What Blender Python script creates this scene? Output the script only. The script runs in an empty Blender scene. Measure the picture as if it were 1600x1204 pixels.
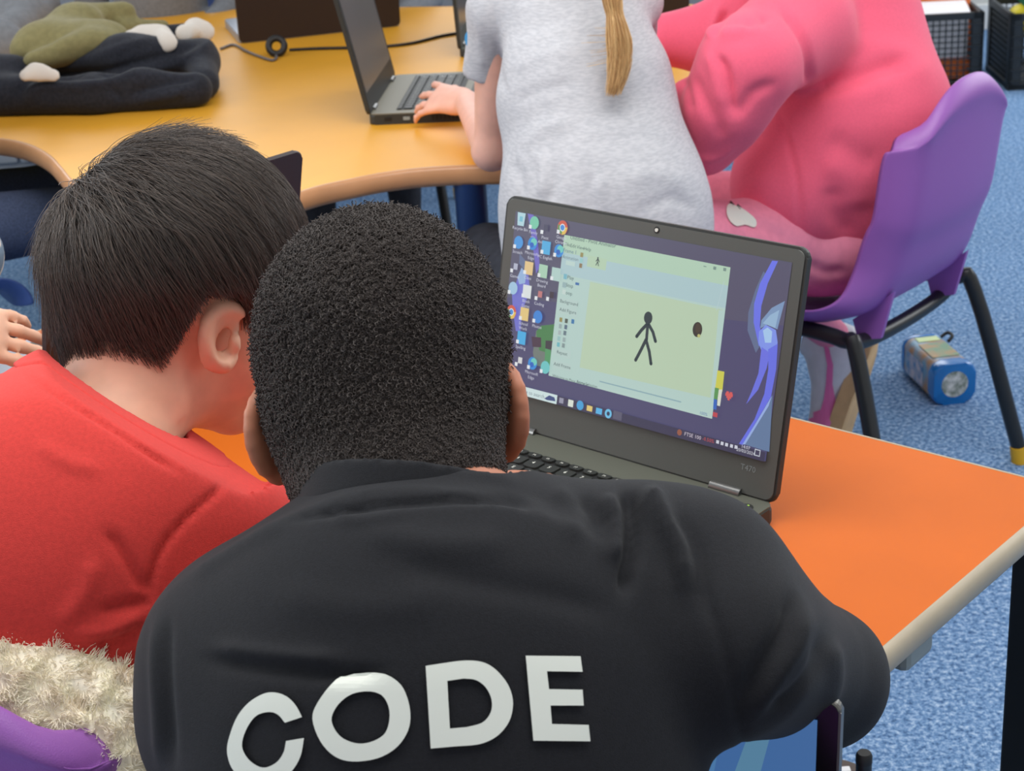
import bpy, bmesh, math, random
import numpy as np
from mathutils import Vector, Matrix
from mathutils.geometry import delaunay_2d_cdt
from mathutils.bvhtree import BVHTree

random.seed(4); RNG = np.random.default_rng(7)
SC = bpy.context.scene
COL = SC.collection
PI = math.pi

# ------------------------------------------------------------------ camera
F_PX, PITCH, ROLL = 2600.0, math.radians(22.12), math.radians(-3.68)
CAM = np.array([0.0, 0.0, 1.269])
_c, _s = math.cos(PITCH), math.sin(PITCH)
FWD = np.array([0, _c, -_s]); _up = np.array([0, _s, _c]); _rt = np.array([1.0, 0, 0])
_cr, _sr = math.cos(ROLL), math.sin(ROLL)
RGT = _cr*_rt + _sr*_up; UPV = -_sr*_rt + _cr*_up
cam_data = bpy.data.cameras.new('camera'); cam = bpy.data.objects.new('camera', cam_data); COL.objects.link(cam)
cam.matrix_world = Matrix(((RGT[0], UPV[0], -FWD[0], CAM[0]), (RGT[1], UPV[1], -FWD[1], CAM[1]), (RGT[2], UPV[2], -FWD[2], CAM[2]), (0, 0, 0, 1)))
cam_data.sensor_width = 36; cam_data.lens = F_PX/1600*36; cam_data.clip_start = .05
cam_data.dof.use_dof = True; cam_data.dof.focus_distance = 1.25; cam_data.dof.aperture_fstop = 20.0
SC.camera = cam

# ------------------------------------------------------------------ world, lights, exposure
W = bpy.data.worlds.new('daylight'); SC.world = W; W.use_nodes = True
bg = W.node_tree.nodes['Background']; bg.inputs[0].default_value = (0.98, 0.99, 1.0, 1); bg.inputs[1].default_value = 0.7
SC.view_settings.view_transform = 'Standard'; SC.view_settings.look = 'None'
SC.view_settings.exposure = -0.10; SC.view_settings.gamma = 1.0; SC.view_settings.use_curve_mapping = False
def area(name, loc, target, sx, sy, power, col=(1, 1, 1)):
    l = bpy.data.lights.new(name, 'AREA'); l.shape = 'RECTANGLE'; l.size = sx; l.size_y = sy; l.energy = power; l.color = col
    o = bpy.data.objects.new(name, l); COL.objects.link(o); o.location = loc
    o.rotation_euler = (Vector(target)-Vector(loc)).to_track_quat('-Z', 'Y').to_euler(); return o
area('window_daylight_back', (-0.4, 6.3, 2.0), (0, 2.2, .5), 4.2, 1.5, 55, (0.93, .97, 1))
area('window_daylight_left', (-3.3, 1.9, 1.9), (0, 1.5, .6), 3.2, 1.6, 75, (0.95, .98, 1))
area('window_daylight_right', (3.3, 4.6, 1.9), (1.0, 4.0, 0), 3.0, 1.4, 70, (.95, .98, 1))
area('ceiling_lamp_light', (0.3, 1.4, 2.66), (0.3, 1.4, 0), 2.4, 1.2, 60, (1, .98, .95))

# ------------------------------------------------------------------ helpers
def ray(px, py):
    d = FWD + RGT*((px-800)/F_PX) - UPV*((py-602)/F_PX); return d
def at(px, py, d): return CAM + ray(px, py)*d                     # picture point at an optical depth
def atz(px, py, z):
    r = ray(px, py); return CAM + r*((z-CAM[2])/r[2])
def pix(P):
    P = np.asarray(P, float)-CAM; d = P@FWD
    return np.stack([800+F_PX*(P@RGT)/d, 602-F_PX*(P@UPV)/d], -1)
def lin(c):
    return tuple(((v/255)/12.92 if v <= 10 else (((v/255)+.055)/1.055)**2.4) for v in c)
def tag(o, label=None, cat=None, group=None, kind=None):
    if label: o['label'] = label
    if cat: o['category'] = cat
    if group: o['group'] = group
    if kind: o['kind'] = kind
    return o
def empty(name, loc=(0, 0, 0), rz=0.0, label=None, cat=None, group=None):
    o = bpy.data.objects.new(name, None); COL.objects.link(o); o.location = loc; o.rotation_euler = (0, 0, rz)
    o.empty_display_size = .05
    return tag(o, label, cat, group)
def link_mesh(name, me, mat=None, parent=None, smooth=False):
    o = bpy.data.objects.new(name, me); COL.objects.link(o)
    if mat is not None and not me.materials: me.materials.append(mat)
    if parent is not None: o.parent = parent
    if smooth:
        me.polygons.foreach_set('use_smooth', np.ones(len(me.polygons), bool))
    return o
def obj(name, bm, mat=None, parent=None, smooth=False, angle=None):
    me = bpy.data.meshes.new(name); bmesh.ops.recalc_face_normals(bm, faces=bm.faces[:]); bm.to_mesh(me); bm.free()
    o = link_mesh(name, me, mat, parent, smooth)
    if angle: me.set_sharp_from_angle(angle=angle)
    return o
def pydata(name, V, F, mat=None, parent=None, smooth=True):
    me = bpy.data.meshes.new(name); me.from_pydata([tuple(map(float, v)) for v in V], [], [tuple(map(int, f)) for f in F]); me.update()
    return link_mesh(name, me, mat, parent, smooth)
def box(bm, c, s, bev=0.0, seg=2, rot=None):
    r = bmesh.ops.create_cube(bm, size=1); vs = r['verts']
    for v in vs: v.co = Vector((v.co.x*s[0], v.co.y*s[1], v.co.z*s[2]))
    if bev:
        es = list({e for v in vs for e in v.link_edges})
        g = bmesh.ops.bevel(bm, geom=es, offset=bev, segments=seg, profile=.5, affect='EDGES'); vs = list({v for f in g['faces'] for v in f.verts} | {v for v in vs if v.is_valid})
    for v in vs:
        if rot is not None: v.co = rot @ v.co
        v.co += Vector(c)
    return vs
def tube(bm, pts, r, n=10, cap=True, radii=None):
    pts = [Vector(p) for p in pts]; rings = []; prev = None
    for i, p in enumerate(pts):
        t = (pts[min(i+1, len(pts)-1)]-pts[max(i-1, 0)]).normalized()
        if prev is None:
            a = Vector((0, 0, 1)) if abs(t.z) < .9 else Vector((1, 0, 0)); u = t.cross(a).normalized()
        else: u = (prev - t*prev.dot(t)).normalized()
        prev = u; w = t.cross(u); rr = radii[i] if radii else r
        rings.append([bm.verts.new(p+(u*math.cos(k*2*PI/n)+w*math.sin(k*2*PI/n))*rr) for k in range(n)])
    for a, b in zip(rings, rings[1:]):
        for k in range(n): bm.faces.new((a[k], a[(k+1) % n], b[(k+1) % n], b[k]))
    if cap: bm.faces.new(rings[0][::-1]); bm.faces.new(rings[-1])
def smooth_path(pts, n=6):
    P = [np.array(p, float) for p in pts]; P = [2*P[0]-P[1]]+P+[2*P[-1]-P[-2]]; out = []
    for i in range(1, len(P)-2):
        for k in range(n):
            t = k/n; a, b, c, d = P[i-1:i+3]
            out.append(.5*((2*b)+(-a+c)*t+(2*a-5*b+4*c-d)*t*t+(-a+3*b-3*c+d)*t**3))
    out.append(P[-2]); return out
def prism(bm, outline, z0, z1, bev=0.0, seg=2):
    bot = [bm.verts.new((p[0], p[1], z0)) for p in outline]; top = [bm.verts.new((p[0], p[1], z1)) for p in outline]
    n = len(outline); ft = bm.faces.new(top); fb = bm.faces.new(bot[::-1])
    for i in range(n): bm.faces.new((bot[i], bot[(i+1) % n], top[(i+1) % n], top[i]))
    if bev:
        bmesh.ops.bevel(bm, geom=list(ft.edges)+list(fb.edges), offset=bev, segments=seg, profile=.5, affect='EDGES')
def rrect(w, d, r, n=5, cx=0, cy=0):
    out = []
    for (sx, sy, a0) in ((1, 1, 0), (-1, 1, 90), (-1, -1, 180), (1, -1, 270)):
        for k in range(n+1):
            a = math.radians(a0+90*k/n); out.append((cx+sx*(w/2-r)+r*math.cos(a), cy+sy*(d/2-r)+r*math.sin(a)))
    return out

# ------------------------------------------------------------------ materials
def mat(name, rgb, rough=.5, spec=.5, metal=0, noise=0.0, nscale=30, bump=0.0, bscale=200, sheen=0, coat=0, rgb2=None, detail=3, sss=0, trans=0):
    m = bpy.data.materials.new(name); m.use_nodes = True; nt = m.node_tree; b = nt.nodes['Principled BSDF']
    c = lin(rgb)+(1,)
    b.inputs['Base Color'].default_value = c; b.inputs['Roughness'].default_value = rough
    b.inputs['Specular IOR Level'].default_value = spec; b.inputs['Metallic'].default_value = metal
    b.inputs['Sheen Weight'].default_value = sheen; b.inputs['Coat Weight'].default_value = coat
    if sss: b.inputs['Subsurface Weight'].default_value = sss; b.inputs['Subsurface Radius'].default_value = (.012, .005, .003); b.inputs['Subsurface Scale'].default_value = 1
    tc = nt.nodes.new('ShaderNodeTexCoord')
    if noise or rgb2:
        n = nt.nodes.new('ShaderNodeTexNoise'); n.inputs['Scale'].default_value = nscale; n.inputs['Detail'].default_value = detail
        nt.links.new(tc.outputs['Object'], n.inputs['Vector'])
        r = nt.nodes.new('ShaderNodeValToRGB'); r.color_ramp.elements[0].position = .35; r.color_ramp.elements[1].position = .65
        c2 = lin(rgb2)+(1,) if rgb2 else tuple(min(1, v*(1+noise)) for v in c[:3])+(1,)
        c1 = c if rgb2 else tuple(v*(1-noise) for v in c[:3])+(1,)
        r.color_ramp.elements[0].color = c1; r.color_ramp.elements[1].color = c2
        nt.links.new(n.outputs['Fac'], r.inputs[0]); nt.links.new(r.outputs[0], b.inputs['Base Color'])
    if bump:
        n = nt.nodes.new('ShaderNodeTexNoise'); n.inputs['Scale'].default_value = bscale; n.inputs['Detail'].default_value = 2
        nt.links.new(tc.outputs['Object'], n.inputs['Vector'])
        bp = nt.nodes.new('ShaderNodeBump'); bp.inputs['Strength'].default_value = bump; bp.inputs['Distance'].default_value = .002
        nt.links.new(n.outputs['Fac'], bp.inputs['Height']); nt.links.new(bp.outputs['Normal'], b.inputs['Normal'])
    return m
M = {}
M['orange'] = mat('orange_laminate', (202, 100, 28), .42, .2, noise=.03, nscale=9)
M['edge_grey'] = mat('grey_beige_edge', (176, 164, 142), .45, noise=.08, nscale=14)
M['yellow'] = mat('yellow_laminate', (232, 166, 50), .42, .22, noise=.04, nscale=5)
M['edge_tan'] = mat('tan_wood_edge', (205, 150, 105), .3, .5, noise=.06, nscale=20)
M['black_metal'] = mat('black_painted_metal', (28, 30, 31), .35, .5)
M['steel'] = mat('steel', (130, 130, 128), .3, .5, metal=.8)
M['blue_plastic'] = mat('blue_plastic', (22, 50, 98), .4)
M['grey_plastic'] = mat('grey_plastic', (140, 150, 150), .5)
M['purple'] = mat('purple_polypropylene', (156, 98, 180), .42, .5, bump=.15, bscale=900)
M['laptop_black'] = mat('black_laptop_plastic', (50, 52, 50), .5, .4)
M['laptop_edge'] = mat('black_laptop_rim', (30, 31, 30), .45, .4)
M['bezel'] = mat('grey_black_bezel', (92, 94, 90), .6, .35)
M['deck'] = mat('laptop_deck', (88, 90, 80), .55, .4)
M['key'] = mat('black_key', (42, 43, 40), .45, .45)
M['legend'] = mat('white_legend', (225, 225, 215), .5)
M['dark_lid'] = mat('dark_brown_black_lid', (48, 38, 38), .4, .4)
M['silver'] = mat('silver_laptop_body', (150, 158, 172), .35, .5, metal=.3)
M['black_rubber'] = mat('black_rubber', (18, 18, 19), .55)
M['yellow_cap'] = mat('yellow_foot_cap', (222, 170, 30), .5)
M['white_plastic'] = mat('white_plastic', (232, 234, 236), .45)

# ------------------------------------------------------------------ the room
def carpet():
    m = bpy.data.materials.new('blue_speckled_carpet'); m.use_nodes = True; nt = m.node_tree; b = nt.nodes['Principled BSDF']
    tc = nt.nodes.new('ShaderNodeTexCoord')
    n1 = nt.nodes.new('ShaderNodeTexNoise'); n1.inputs['Scale'].default_value = 125; n1.inputs['Detail'].default_value = 4; n1.inputs['Roughness'].default_value = .75
    n2 = nt.nodes.new('ShaderNodeTexNoise'); n2.inputs['Scale'].default_value = 3; n2.inputs['Detail'].default_value = 3
    for n in (n1, n2): nt.links.new(tc.outputs['Object'], n.inputs['Vector'])
    r = nt.nodes.new('ShaderNodeValToRGB'); e = r.color_ramp.elements
    e[0].position = .34; e[0].color = lin((56, 82, 120))+(1,); e[1].position = .66; e[1].color = lin((178, 200, 224))+(1,)
    x = r.color_ramp.elements.new(.5); x.color = lin((108, 144, 186))+(1,)
    nt.links.new(n1.outputs['Fac'], r.inputs[0])
    mx = nt.nodes.new('ShaderNodeMix'); mx.data_type = 'RGBA'; mx.blend_type = 'MULTIPLY'; mx.inputs[0].default_value = .35
    r2 = nt.nodes.new('ShaderNodeValToRGB'); r2.color_ramp.elements[0].position = .35; r2.color_ramp.elements[0].color = (.78, .79, .80, 1); r2.color_ramp.elements[1].position = .6
    nt.links.new(n2.outputs['Fac'], r2.inputs[0]); nt.links.new(r.outputs[0], mx.inputs[6]); nt.links.new(r2.outputs[0], mx.inputs[7])
    nt.links.new(mx.outputs[2], b.inputs['Base Color']); b.inputs['Roughness'].default_value = .95; b.inputs['Specular IOR Level'].default_value = .1
    bp = nt.nodes.new('ShaderNodeBump'); bp.inputs['Strength'].default_value = .6; bp.inputs['Distance'].default_value = .004
    nt.links.new(n1.outputs['Fac'], bp.inputs['Height']); nt.links.new(bp.outputs['Normal'], b.inputs['Normal'])
    return m
bm = bmesh.new(); box(bm, (0, 2.4, -.05), (7.2, 8.4, .1)); tag(obj('floor', bm, carpet()), kind='structure')
WALL = mat('painted_wall', (205, 206, 204), .85, noise=.03, nscale=4)
TRIM = mat('white_trim', (225, 225, 222), .5)
def wall_with_window(name, axis, pos, a0, a1, w0, w1, z0=1.0, z1=2.4, top=2.72):
    bm = bmesh.new()
    for (u0, u1, q0, q1) in ((a0, w0, 0, top), (w1, a1, 0, top), (w0, w1, 0, z0), (w0, w1, z1, top)):
        c = ((u0+u1)/2, pos, (q0+q1)/2); s = (u1-u0, .12, q1-q0)
        if axis == 'x': c = (c[1], c[0], c[2]); s = (s[1], s[0], s[2])
        box(bm, c, s)
    return tag(obj(name, bm, WALL), kind='structure')
wall_with_window('wall_back', 'y', 6.55, -3.6, 3.6, -2.5, 1.8)
wall_with_window('wall_left', 'x', -3.55, -1.8, 6.5, .2, 3.6)
wall_with_window('wall_right', 'x', 3.55, 2.7, 6.5, 3.0, 6.2)
def window(name, axis, pos, w0, w1, z0=1.0, z1=2.4):
    r = empty(name); tag(r, kind='structure')
    n = 4
    def put(nm, c, s, m, bev=.004):
        bm = bmesh.new()
        if axis == 'x': c = (c[1], c[0], c[2]); s = (s[1], s[0], s[2])
        box(bm, c, s, bev); return obj(nm, bm, m, r)
    put('window_frame', ((w0+w1)/2, pos, z0+.025), (w1-w0, .09, .05), TRIM); put('window_frame', ((w0+w1)/2, pos, z1-.025), (w1-w0, .09, .05), TRIM)
    for k in range(n+1): put('mullion', (w0+.025+(w1-w0-.05)*k/n, pos, (z0+z1)/2), (.05, .08, z1-z0-.1), TRIM)
    put('window_sill', ((w0+w1)/2, pos-(.09 if pos > 0 else -.09), z0-.012), (w1-w0+.1, .2, .024), TRIM)
window('window_3', 'x', 3.55, 3.0, 6.2); window('window_1', 'y', 6.55, -2.5, 1.8); window('window_2', 'x', -3.55, .2, 3.6)
bm = bmesh.new(); box(bm, (0, 2.4, 2.77), (7.2, 8.4, .1)); tag(obj('ceiling', bm, WALL), kind='structure')
bm = bmesh.new(); box(bm, (0, 6.48, .05), (7.0, .018, .1), .004); tag(obj('baseboard_back', bm, TRIM), kind='structure')
bm = bmesh.new(); box(bm, (-3.48, 2.4, .05), (.018, 8.1, .1), .004); tag(obj('baseboard_left', bm, TRIM), kind='structure')

# ------------------------------------------------------------------ orange table
TZ = .60
YAW = math.radians(-42.4)
E1 = np.array([math.cos(YAW), math.sin(YAW)]); E2 = np.array([math.sin(YAW), -math.cos(YAW)])   # along the long side / towards the sitters
TC = np.array([.495, 1.320])                                        # far right corner
TL, TD = 1.20, .60
TCEN = TC - E1*TL/2 + E2*TD/2
ot = empty('orange_table', (TCEN[0], TCEN[1], 0), YAW, 'long orange topped classroom table with grey edge under the boys\' open laptop', 'table')
bm = bmesh.new(); prism(bm, rrect(TL-.011, TD-.011, .027), TZ-.022, TZ, .001); obj('table_top', bm, M['orange'], ot)
bm = bmesh.new()
out = rrect(TL, TD, .032); inn = rrect(TL-.013, TD-.013, .026); n = len(out)
prof = [(0, -.0235), (.35, -.026), (1, -.020), (1.25, -.012), (1, -.004), (.35, .0004), (0, .0005)]
rings = []
for (f, z) in prof: rings.append([bm.verts.new((i_[0]+(o_[0]-i_[0])*f, i_[1]+(o_[1]-i_[1])*f, TZ+z)) for o_, i_ in zip(out, inn)])
for a, b in zip(rings, rings[1:]+rings[:1]):
    for k in range(n): bm.faces.new((a[k], a[(k+1) % n], b[(k+1) % n], b[k]))
obj('edge_band', bm, M['edge_grey'], ot, True)
for sx in (1, -1):
    for sy in (1, -1):
        bm = bmesh.new(); x, y = sx*(TL/2-.024), sy*(TD/2-.024)
        box(bm, (x, y, (TZ-.022)/2+.004), (.032, .032, TZ-.03), .003)
        lg = obj('leg', bm, M['black_metal'], ot)
        bm = bmesh.new(); box(bm, (x, y, .008), (.036, .036, .016), .004); obj('foot_cap', bm, M['black_rubber'], lg)
bm = bmesh.new(); box(bm, (0, 0, TZ-.04), (TL-.16, .03, .03), .003); obj('frame_rail', bm, M['black_metal'], ot)
bm = bmesh.new(); box(bm, (TL/2-.028, TD/2-.268, TZ-.034), (.04, .045, .028), .006); obj('corner_bracket', bm, M['grey_plastic'], ot)

# ------------------------------------------------------------------ yellow wave-edged table
near = [(1110, 40), (1092, 110), (1050, 190), (960, 243), (870, 254), (790, 257), (740, 258), (690, 260), (640, 264), (590, 271), (540, 281), (495, 291), (440, 308), (370, 326), (290, 338), (220, 334), (160, 315), (118, 287), (96, 262), (78, 243), (52, 228), (20, 219), (-30, 214), (-120, 212), (-260, 190)]
far = [(-330, 120), (-200, 62), (-60, 38), (80, 24), (250, 17), (420, 14), (640, 11), (860, 8), (1060, 6), (1100, 14)]
outl = [atz(x, y, TZ)[:2] for x, y in near+far]
outl = [p[:2] for p in smooth_path([(p[0], p[1], 0) for p in outl]+[(outl[0][0], outl[0][1], 0)], 5)][:-1]
cy_ = np.mean(outl, 0)
yt = empty('wavy_table', (cy_[0], cy_[1], 0), 0, 'large yellow topped table with a wavy tan edge behind the two boys', 'table')
loc = [p-cy_ for p in outl][::-1]
bm = bmesh.new(); prism(bm, loc, TZ-.03, TZ); obj('table_top', bm, M['yellow'], yt)
def edge_ring(loc, prof):
    bm = bmesh.new(); n = len(loc); L = np.array(loc)
    t = np.roll(L, -1, 0)-np.roll(L, 1, 0); nr = np.stack([t[:, 1], -t[:, 0]], 1); nr /= np.linalg.norm(nr, axis=1)[:, None]
    rings = [[bm.verts.new((p[0]+q[0]*o_, p[1]+q[1]*o_, z)) for p, q in zip(L, nr)] for (o_, z) in prof]
    for a, b in zip(rings, rings[1:]+rings[:1]):
        for k in range(n): bm.faces.new((a[k], a[(k+1) % n], b[(k+1) % n], b[k]))
    return bm
obj('edge_band', edge_ring(loc, [(-.001, TZ+.0005), (.003, TZ), (.007, TZ-.004), (.009, TZ-.014), (.008, TZ-.024), (.004, TZ-.031), (-.002, TZ-.032)]), M['edge_tan'], yt, True)
for (px, py) in ((734, 300), (1020, 150), (150, 205), (300, 60), (900, 40)):
    q = atz(px, py, TZ-.03)[:2]-cy_; q = q + np.array([0, .07 if py > 250 else 0])
    bm = bmesh.new(); tube(bm, [(q[0], q[1], .0), (q[0], q[1], TZ-.03)], .021, 16); lg = obj('leg', bm, M['black_metal'], yt, True, .6)
    bm = bmesh.new(); tube(bm, [(q[0], q[1], TZ-.115), (q[0], q[1], TZ-.03)], .026, 16); obj('collar', bm, M['blue_plastic'], lg, True, .6)
    bm = bmesh.new(); box(bm, (q[0], q[1]-.02, .25), (.016, .006, .44), .002); obj('height_rail', bm, M['steel'], lg)
    bm = bmesh.new()
    for k in range(7): tube(bm, [(q[0], q[1]-.0225, .42-.05*k), (q[0], q[1]-.0255, .42-.05*k)], .005, 10)
    tag(obj('height_hole', bm, M['black_rubber'], lg), kind='stuff')

# ------------------------------------------------------------------ laptops
def text_mesh(body, size, mat_, name, parent, loc=(0, 0, 0), align='CENTER', rot=None):
    cu = bpy.data.curves.new(name, 'FONT'); cu.body = body; cu.size = size; cu.align_x = align; cu.align_y = 'CENTER'; cu.resolution_u = 2
    t = bpy.data.objects.new(name, cu); COL.objects.link(t); dg = bpy.context.evaluated_depsgraph_get()
    me = bpy.data.meshes.new_from_object(t.evaluated_get(dg)); me.name = name
    bpy.data.objects.remove(t); bpy.data.curves.remove(cu)
    if rot is not None: me.transform(rot)
    me.transform(Matrix.Translation(loc))
    me.materials.clear(); return link_mesh(name, me, mat_, parent) if name else me
KEYROWS = [
  [('Esc', 1), ('F1', 1), ('F2', 1), ('F3', 1), ('F4', 1), ('F5', 1), ('F6', 1), ('F7', 1), ('F8', 1), ('F9', 1), ('F10', 1), ('F11', 1), ('F12', 1), ('Home', 1), ('End', 1), ('Insert', 1.1), ('Delete', 1.2)],
  [('`', 1)]+[(c, 1) for c in '1234567890-=']+[('Back', 2)],
  [('Tab', 1.5)]+[(c, 1) for c in 'QWERTYUIOP[]']+[('#', 1.5)],
  [('Caps', 1.75)]+[(c, 1) for c in "ASDFGHJKL;'"]+[('Enter', 2.25)],
  [('Shift', 2.25)]+[(c, 1) for c in 'ZXCVBNM,./']+[('Shift', 2.75)],
  [('Fn', 1), ('Ctrl', 1), ('Win', 1), ('Alt', 1), (' ', 5), ('Alt', 1), ('Prt', 1), ('Ctrl', 1), ('<', 1), ('^', 1), ('>', 1)]]
def key_mesh(w, d, name):
    bm = bmesh.new(); o = []
    for (sx, sy, r) in ((1, 1, .0015), (-1, 1, .0015), (-1, -1, .004), (1, -1, .004)):
        a0 = {(1, 1): 0, (-1, 1): 90, (-1, -1): 180, (1, -1): 270}[(sx, sy)]
        for k in range(3):
            a = math.radians(a0+45*k); o.append((sx*(w/2-r)+r*math.cos(a), sy*(d/2-r)+r*math.sin(a)))
    b = [bm.verts.new((x, y, 0)) for x, y in o]; t = [bm.verts.new((x*.95, y*.95, .0022)) for x, y in o]
    bm.faces.new(t)
    for i in range(len(o)): bm.faces.new((b[i], b[(i+1) % len(o)], t[(i+1) % len(o)], t[i]))
    me = bpy.data.meshes.new(name); bmesh.ops.recalc_face_normals(bm, faces=bm.faces[:]); bm.to_mesh(me); bm.free(); me.materials.append(M['key']); return me
def laptop(name, loc, rz, label, lid_deg, Wd=.3366, D=.2325, T=.018, LH=.224, base_mat='laptop_black', deck_mat='deck', lid_mat='laptop_black', bezel_mat='bezel', keys='parts', legends=True, group=None, disp=(.3094, .174, .036), cat='laptop', lid_th=.007, drop=0.0):
    r = empty(name, loc, rz, label, cat, group)
    bm = bmesh.new(); prism(bm, rrect(Wd, D, .012), .0, T-.002, .003); b = obj('base', bm, M[base_mat], r)
    bm = bmesh.new(); prism(bm, rrect(Wd-.002, D-.002, .011), T-.0021, T, .0008, 1); dk = obj('deck', bm, M[deck_mat], r)
    bm = bmesh.new(); box(bm, (0, .022, T+.0002), (.288, .108, .0006), .0); obj('keyboard_well', bm, M['black_rubber'], r)
    bm = bmesh.new(); box(bm, (0, -.074, T+.0003), (.10, .056, .0008), .0003, 1); obj('touchpad', bm, M['bezel'], r)
    cache = {}; y0 = .022+.054; kd = .0175
    if keys:
        allkeys = []
        for ri, row in enumerate(KEYROWS):
            tot = sum(w for _, w in row); x = -.143; dep = .0105 if ri == 0 else kd; un = .286/tot
            yc = y0-.006 if ri == 0 else y0-.0125-kd*(ri-.5)
            for nm, w in row:
                ww = un*w-.0022; kk = (round(ww, 4), ri == 0)
                if kk not in cache: cache[kk] = key_mesh(ww, dep-.0022, 'key')
                allkeys.append((nm, x+un*w/2, yc, kk, ri)); x += un*w
        if keys == 'parts':
            for nm, x, y, kk, ri in allkeys:
                k = bpy.data.objects.new('key', cache[kk]); COL.objects.link(k); k.parent = r; k.location = (x, y, T+.0004)
                if legends and nm.strip():
                    text_mesh(nm, .0062 if len(nm) == 1 else (.0042 if ri else .0036), M['legend'], 'legend', k, (-.001 if len(nm) == 1 else 0, .0015 if ri else 0, .0024))
        else:
            bm = bmesh.new()
            for nm, x, y, kk, ri in allkeys:
                me = cache[kk].copy(); me.transform(Matrix.Translation((x, y, T+.0004))); bm.from_mesh(me); bpy.data.meshes.remove(me)
            tag(obj('keys', bm, M['key'], r), kind='stuff')
    # lid: hinge along the back edge; it leans back past upright by lid_deg-90
    L = bpy.data.objects.new('lid', None); 
    bm = bmesh.new()
    a = math.radians(lid_deg); hy = D/2-.004; hz = T-.001
    R = Matrix.Translation((0, hy, hz)) @ Matrix.Rotation(-(a-PI/2), 4, 'X') @ Matrix.Rotation(PI/2, 4, 'X')
    # panel local: x width, y height (0..LH), z towards the user
    prism(bm, rrect(Wd, LH+drop, .009, cy=(LH-drop)/2), -lid_th, 0, .002); bmesh.ops.transform(bm, matrix=R, verts=bm.verts[:])
    lid = obj('lid', bm, M[lid_mat], r)
    bm = bmesh.new(); prism(bm, rrect(Wd-.005, LH-.005, .007, cy=LH/2), -.0005, .0009, .0006, 1); bmesh.ops.transform(bm, matrix=R, verts=bm.verts[:]); obj('bezel', bm, M[bezel_mat], lid)
    for sx in (1, -1):
        bm = bmesh.new(); tube(bm, [(sx*(Wd/2-.05)-.016, hy, hz+.001), (sx*(Wd/2-.05)+.016, hy, hz+.001)], .0055, 12); obj('hinge', bm, M['steel'], r, True, .7)
    return r, lid, R
def add_display(lid, R, disp, m, name='display'):
    w, h, off = disp; bm = bmesh.new()
    vs = [bm.verts.new(R @ Vector(p)) for p in ((-w/2, off, .0012), (w/2, off, .0012), (w/2, off+h, .0012), (-w/2, off+h, .0012))]
    f = bm.faces.new(vs); return obj(name, bm, m, lid)

E1v = np.array([E1[0], E1[1], 0]); E2v = np.array([E2[0], E2[1], 0])
HC = np.array([.096, 1.4045])
bc = HC + E2*(.2325/2-.004)
main_lap, main_lid, main_R = laptop('laptop', (bc[0], bc[1], TZ), YAW, 'open black laptop showing a stick figure drawing on the orange table', 103.7)
bm = bmesh.new(); tube(bm, [(0, 0, 0), (0, 0, .001)], .0017, 14); bmesh.ops.transform(bm, matrix=main_R @ Matrix.Translation((.012, .2165, .0009)), verts=bm.verts[:]); obj('webcam', bm, M['legend'], main_lid)
bm = bmesh.new(); tube(bm, [(0, 0, 0), (0, 0, .0002)], .0032, 16); bmesh.ops.transform(bm, matrix=main_R @ Matrix.Translation((.012, .2165, .0009)), verts=bm.verts[:]); obj('webcam_ring', bm, M['laptop_edge'], main_lid)
text_mesh('T470', .0075, M['grey_plastic'], 'model_mark', main_lid, rot=main_R @ Matrix.Translation((.138, .0255, .0012)))
bm = bmesh.new(); tube(bm, [(0, 0, .018), (0, 0, .0215)], .0042, 12); o = obj('trackpoint', bm, mat('red_rubber', (190, 40, 40), .6), main_lap, True, .7); o.location = (-.012, .014, 0)
bm = bmesh.new(); tube(bm, [(0, 0, .018), (0, 0, .0186)], .0062, 18); o = obj('power_button', bm, M['key'], main_lap); o.location = (.152, .093, 0)
bm = bmesh.new(); tube(bm, [(0, 0, .0186), (0, 0, .0189)], .0012, 10); o = obj('power_light', bm, mat('green_led', (170, 220, 90), .4), main_lap); o.location = (.152, .096, 0)
for k, (yy, ww) in enumerate(((.07, .009), (.045, .013), (.015, .014))):
    bm = bmesh.new(); box(bm, (.3366/2-.0002, yy, .009), (.0012, ww, .006), .0003, 1); obj('side_port', bm, M['black_rubber'], main_lap)

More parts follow.
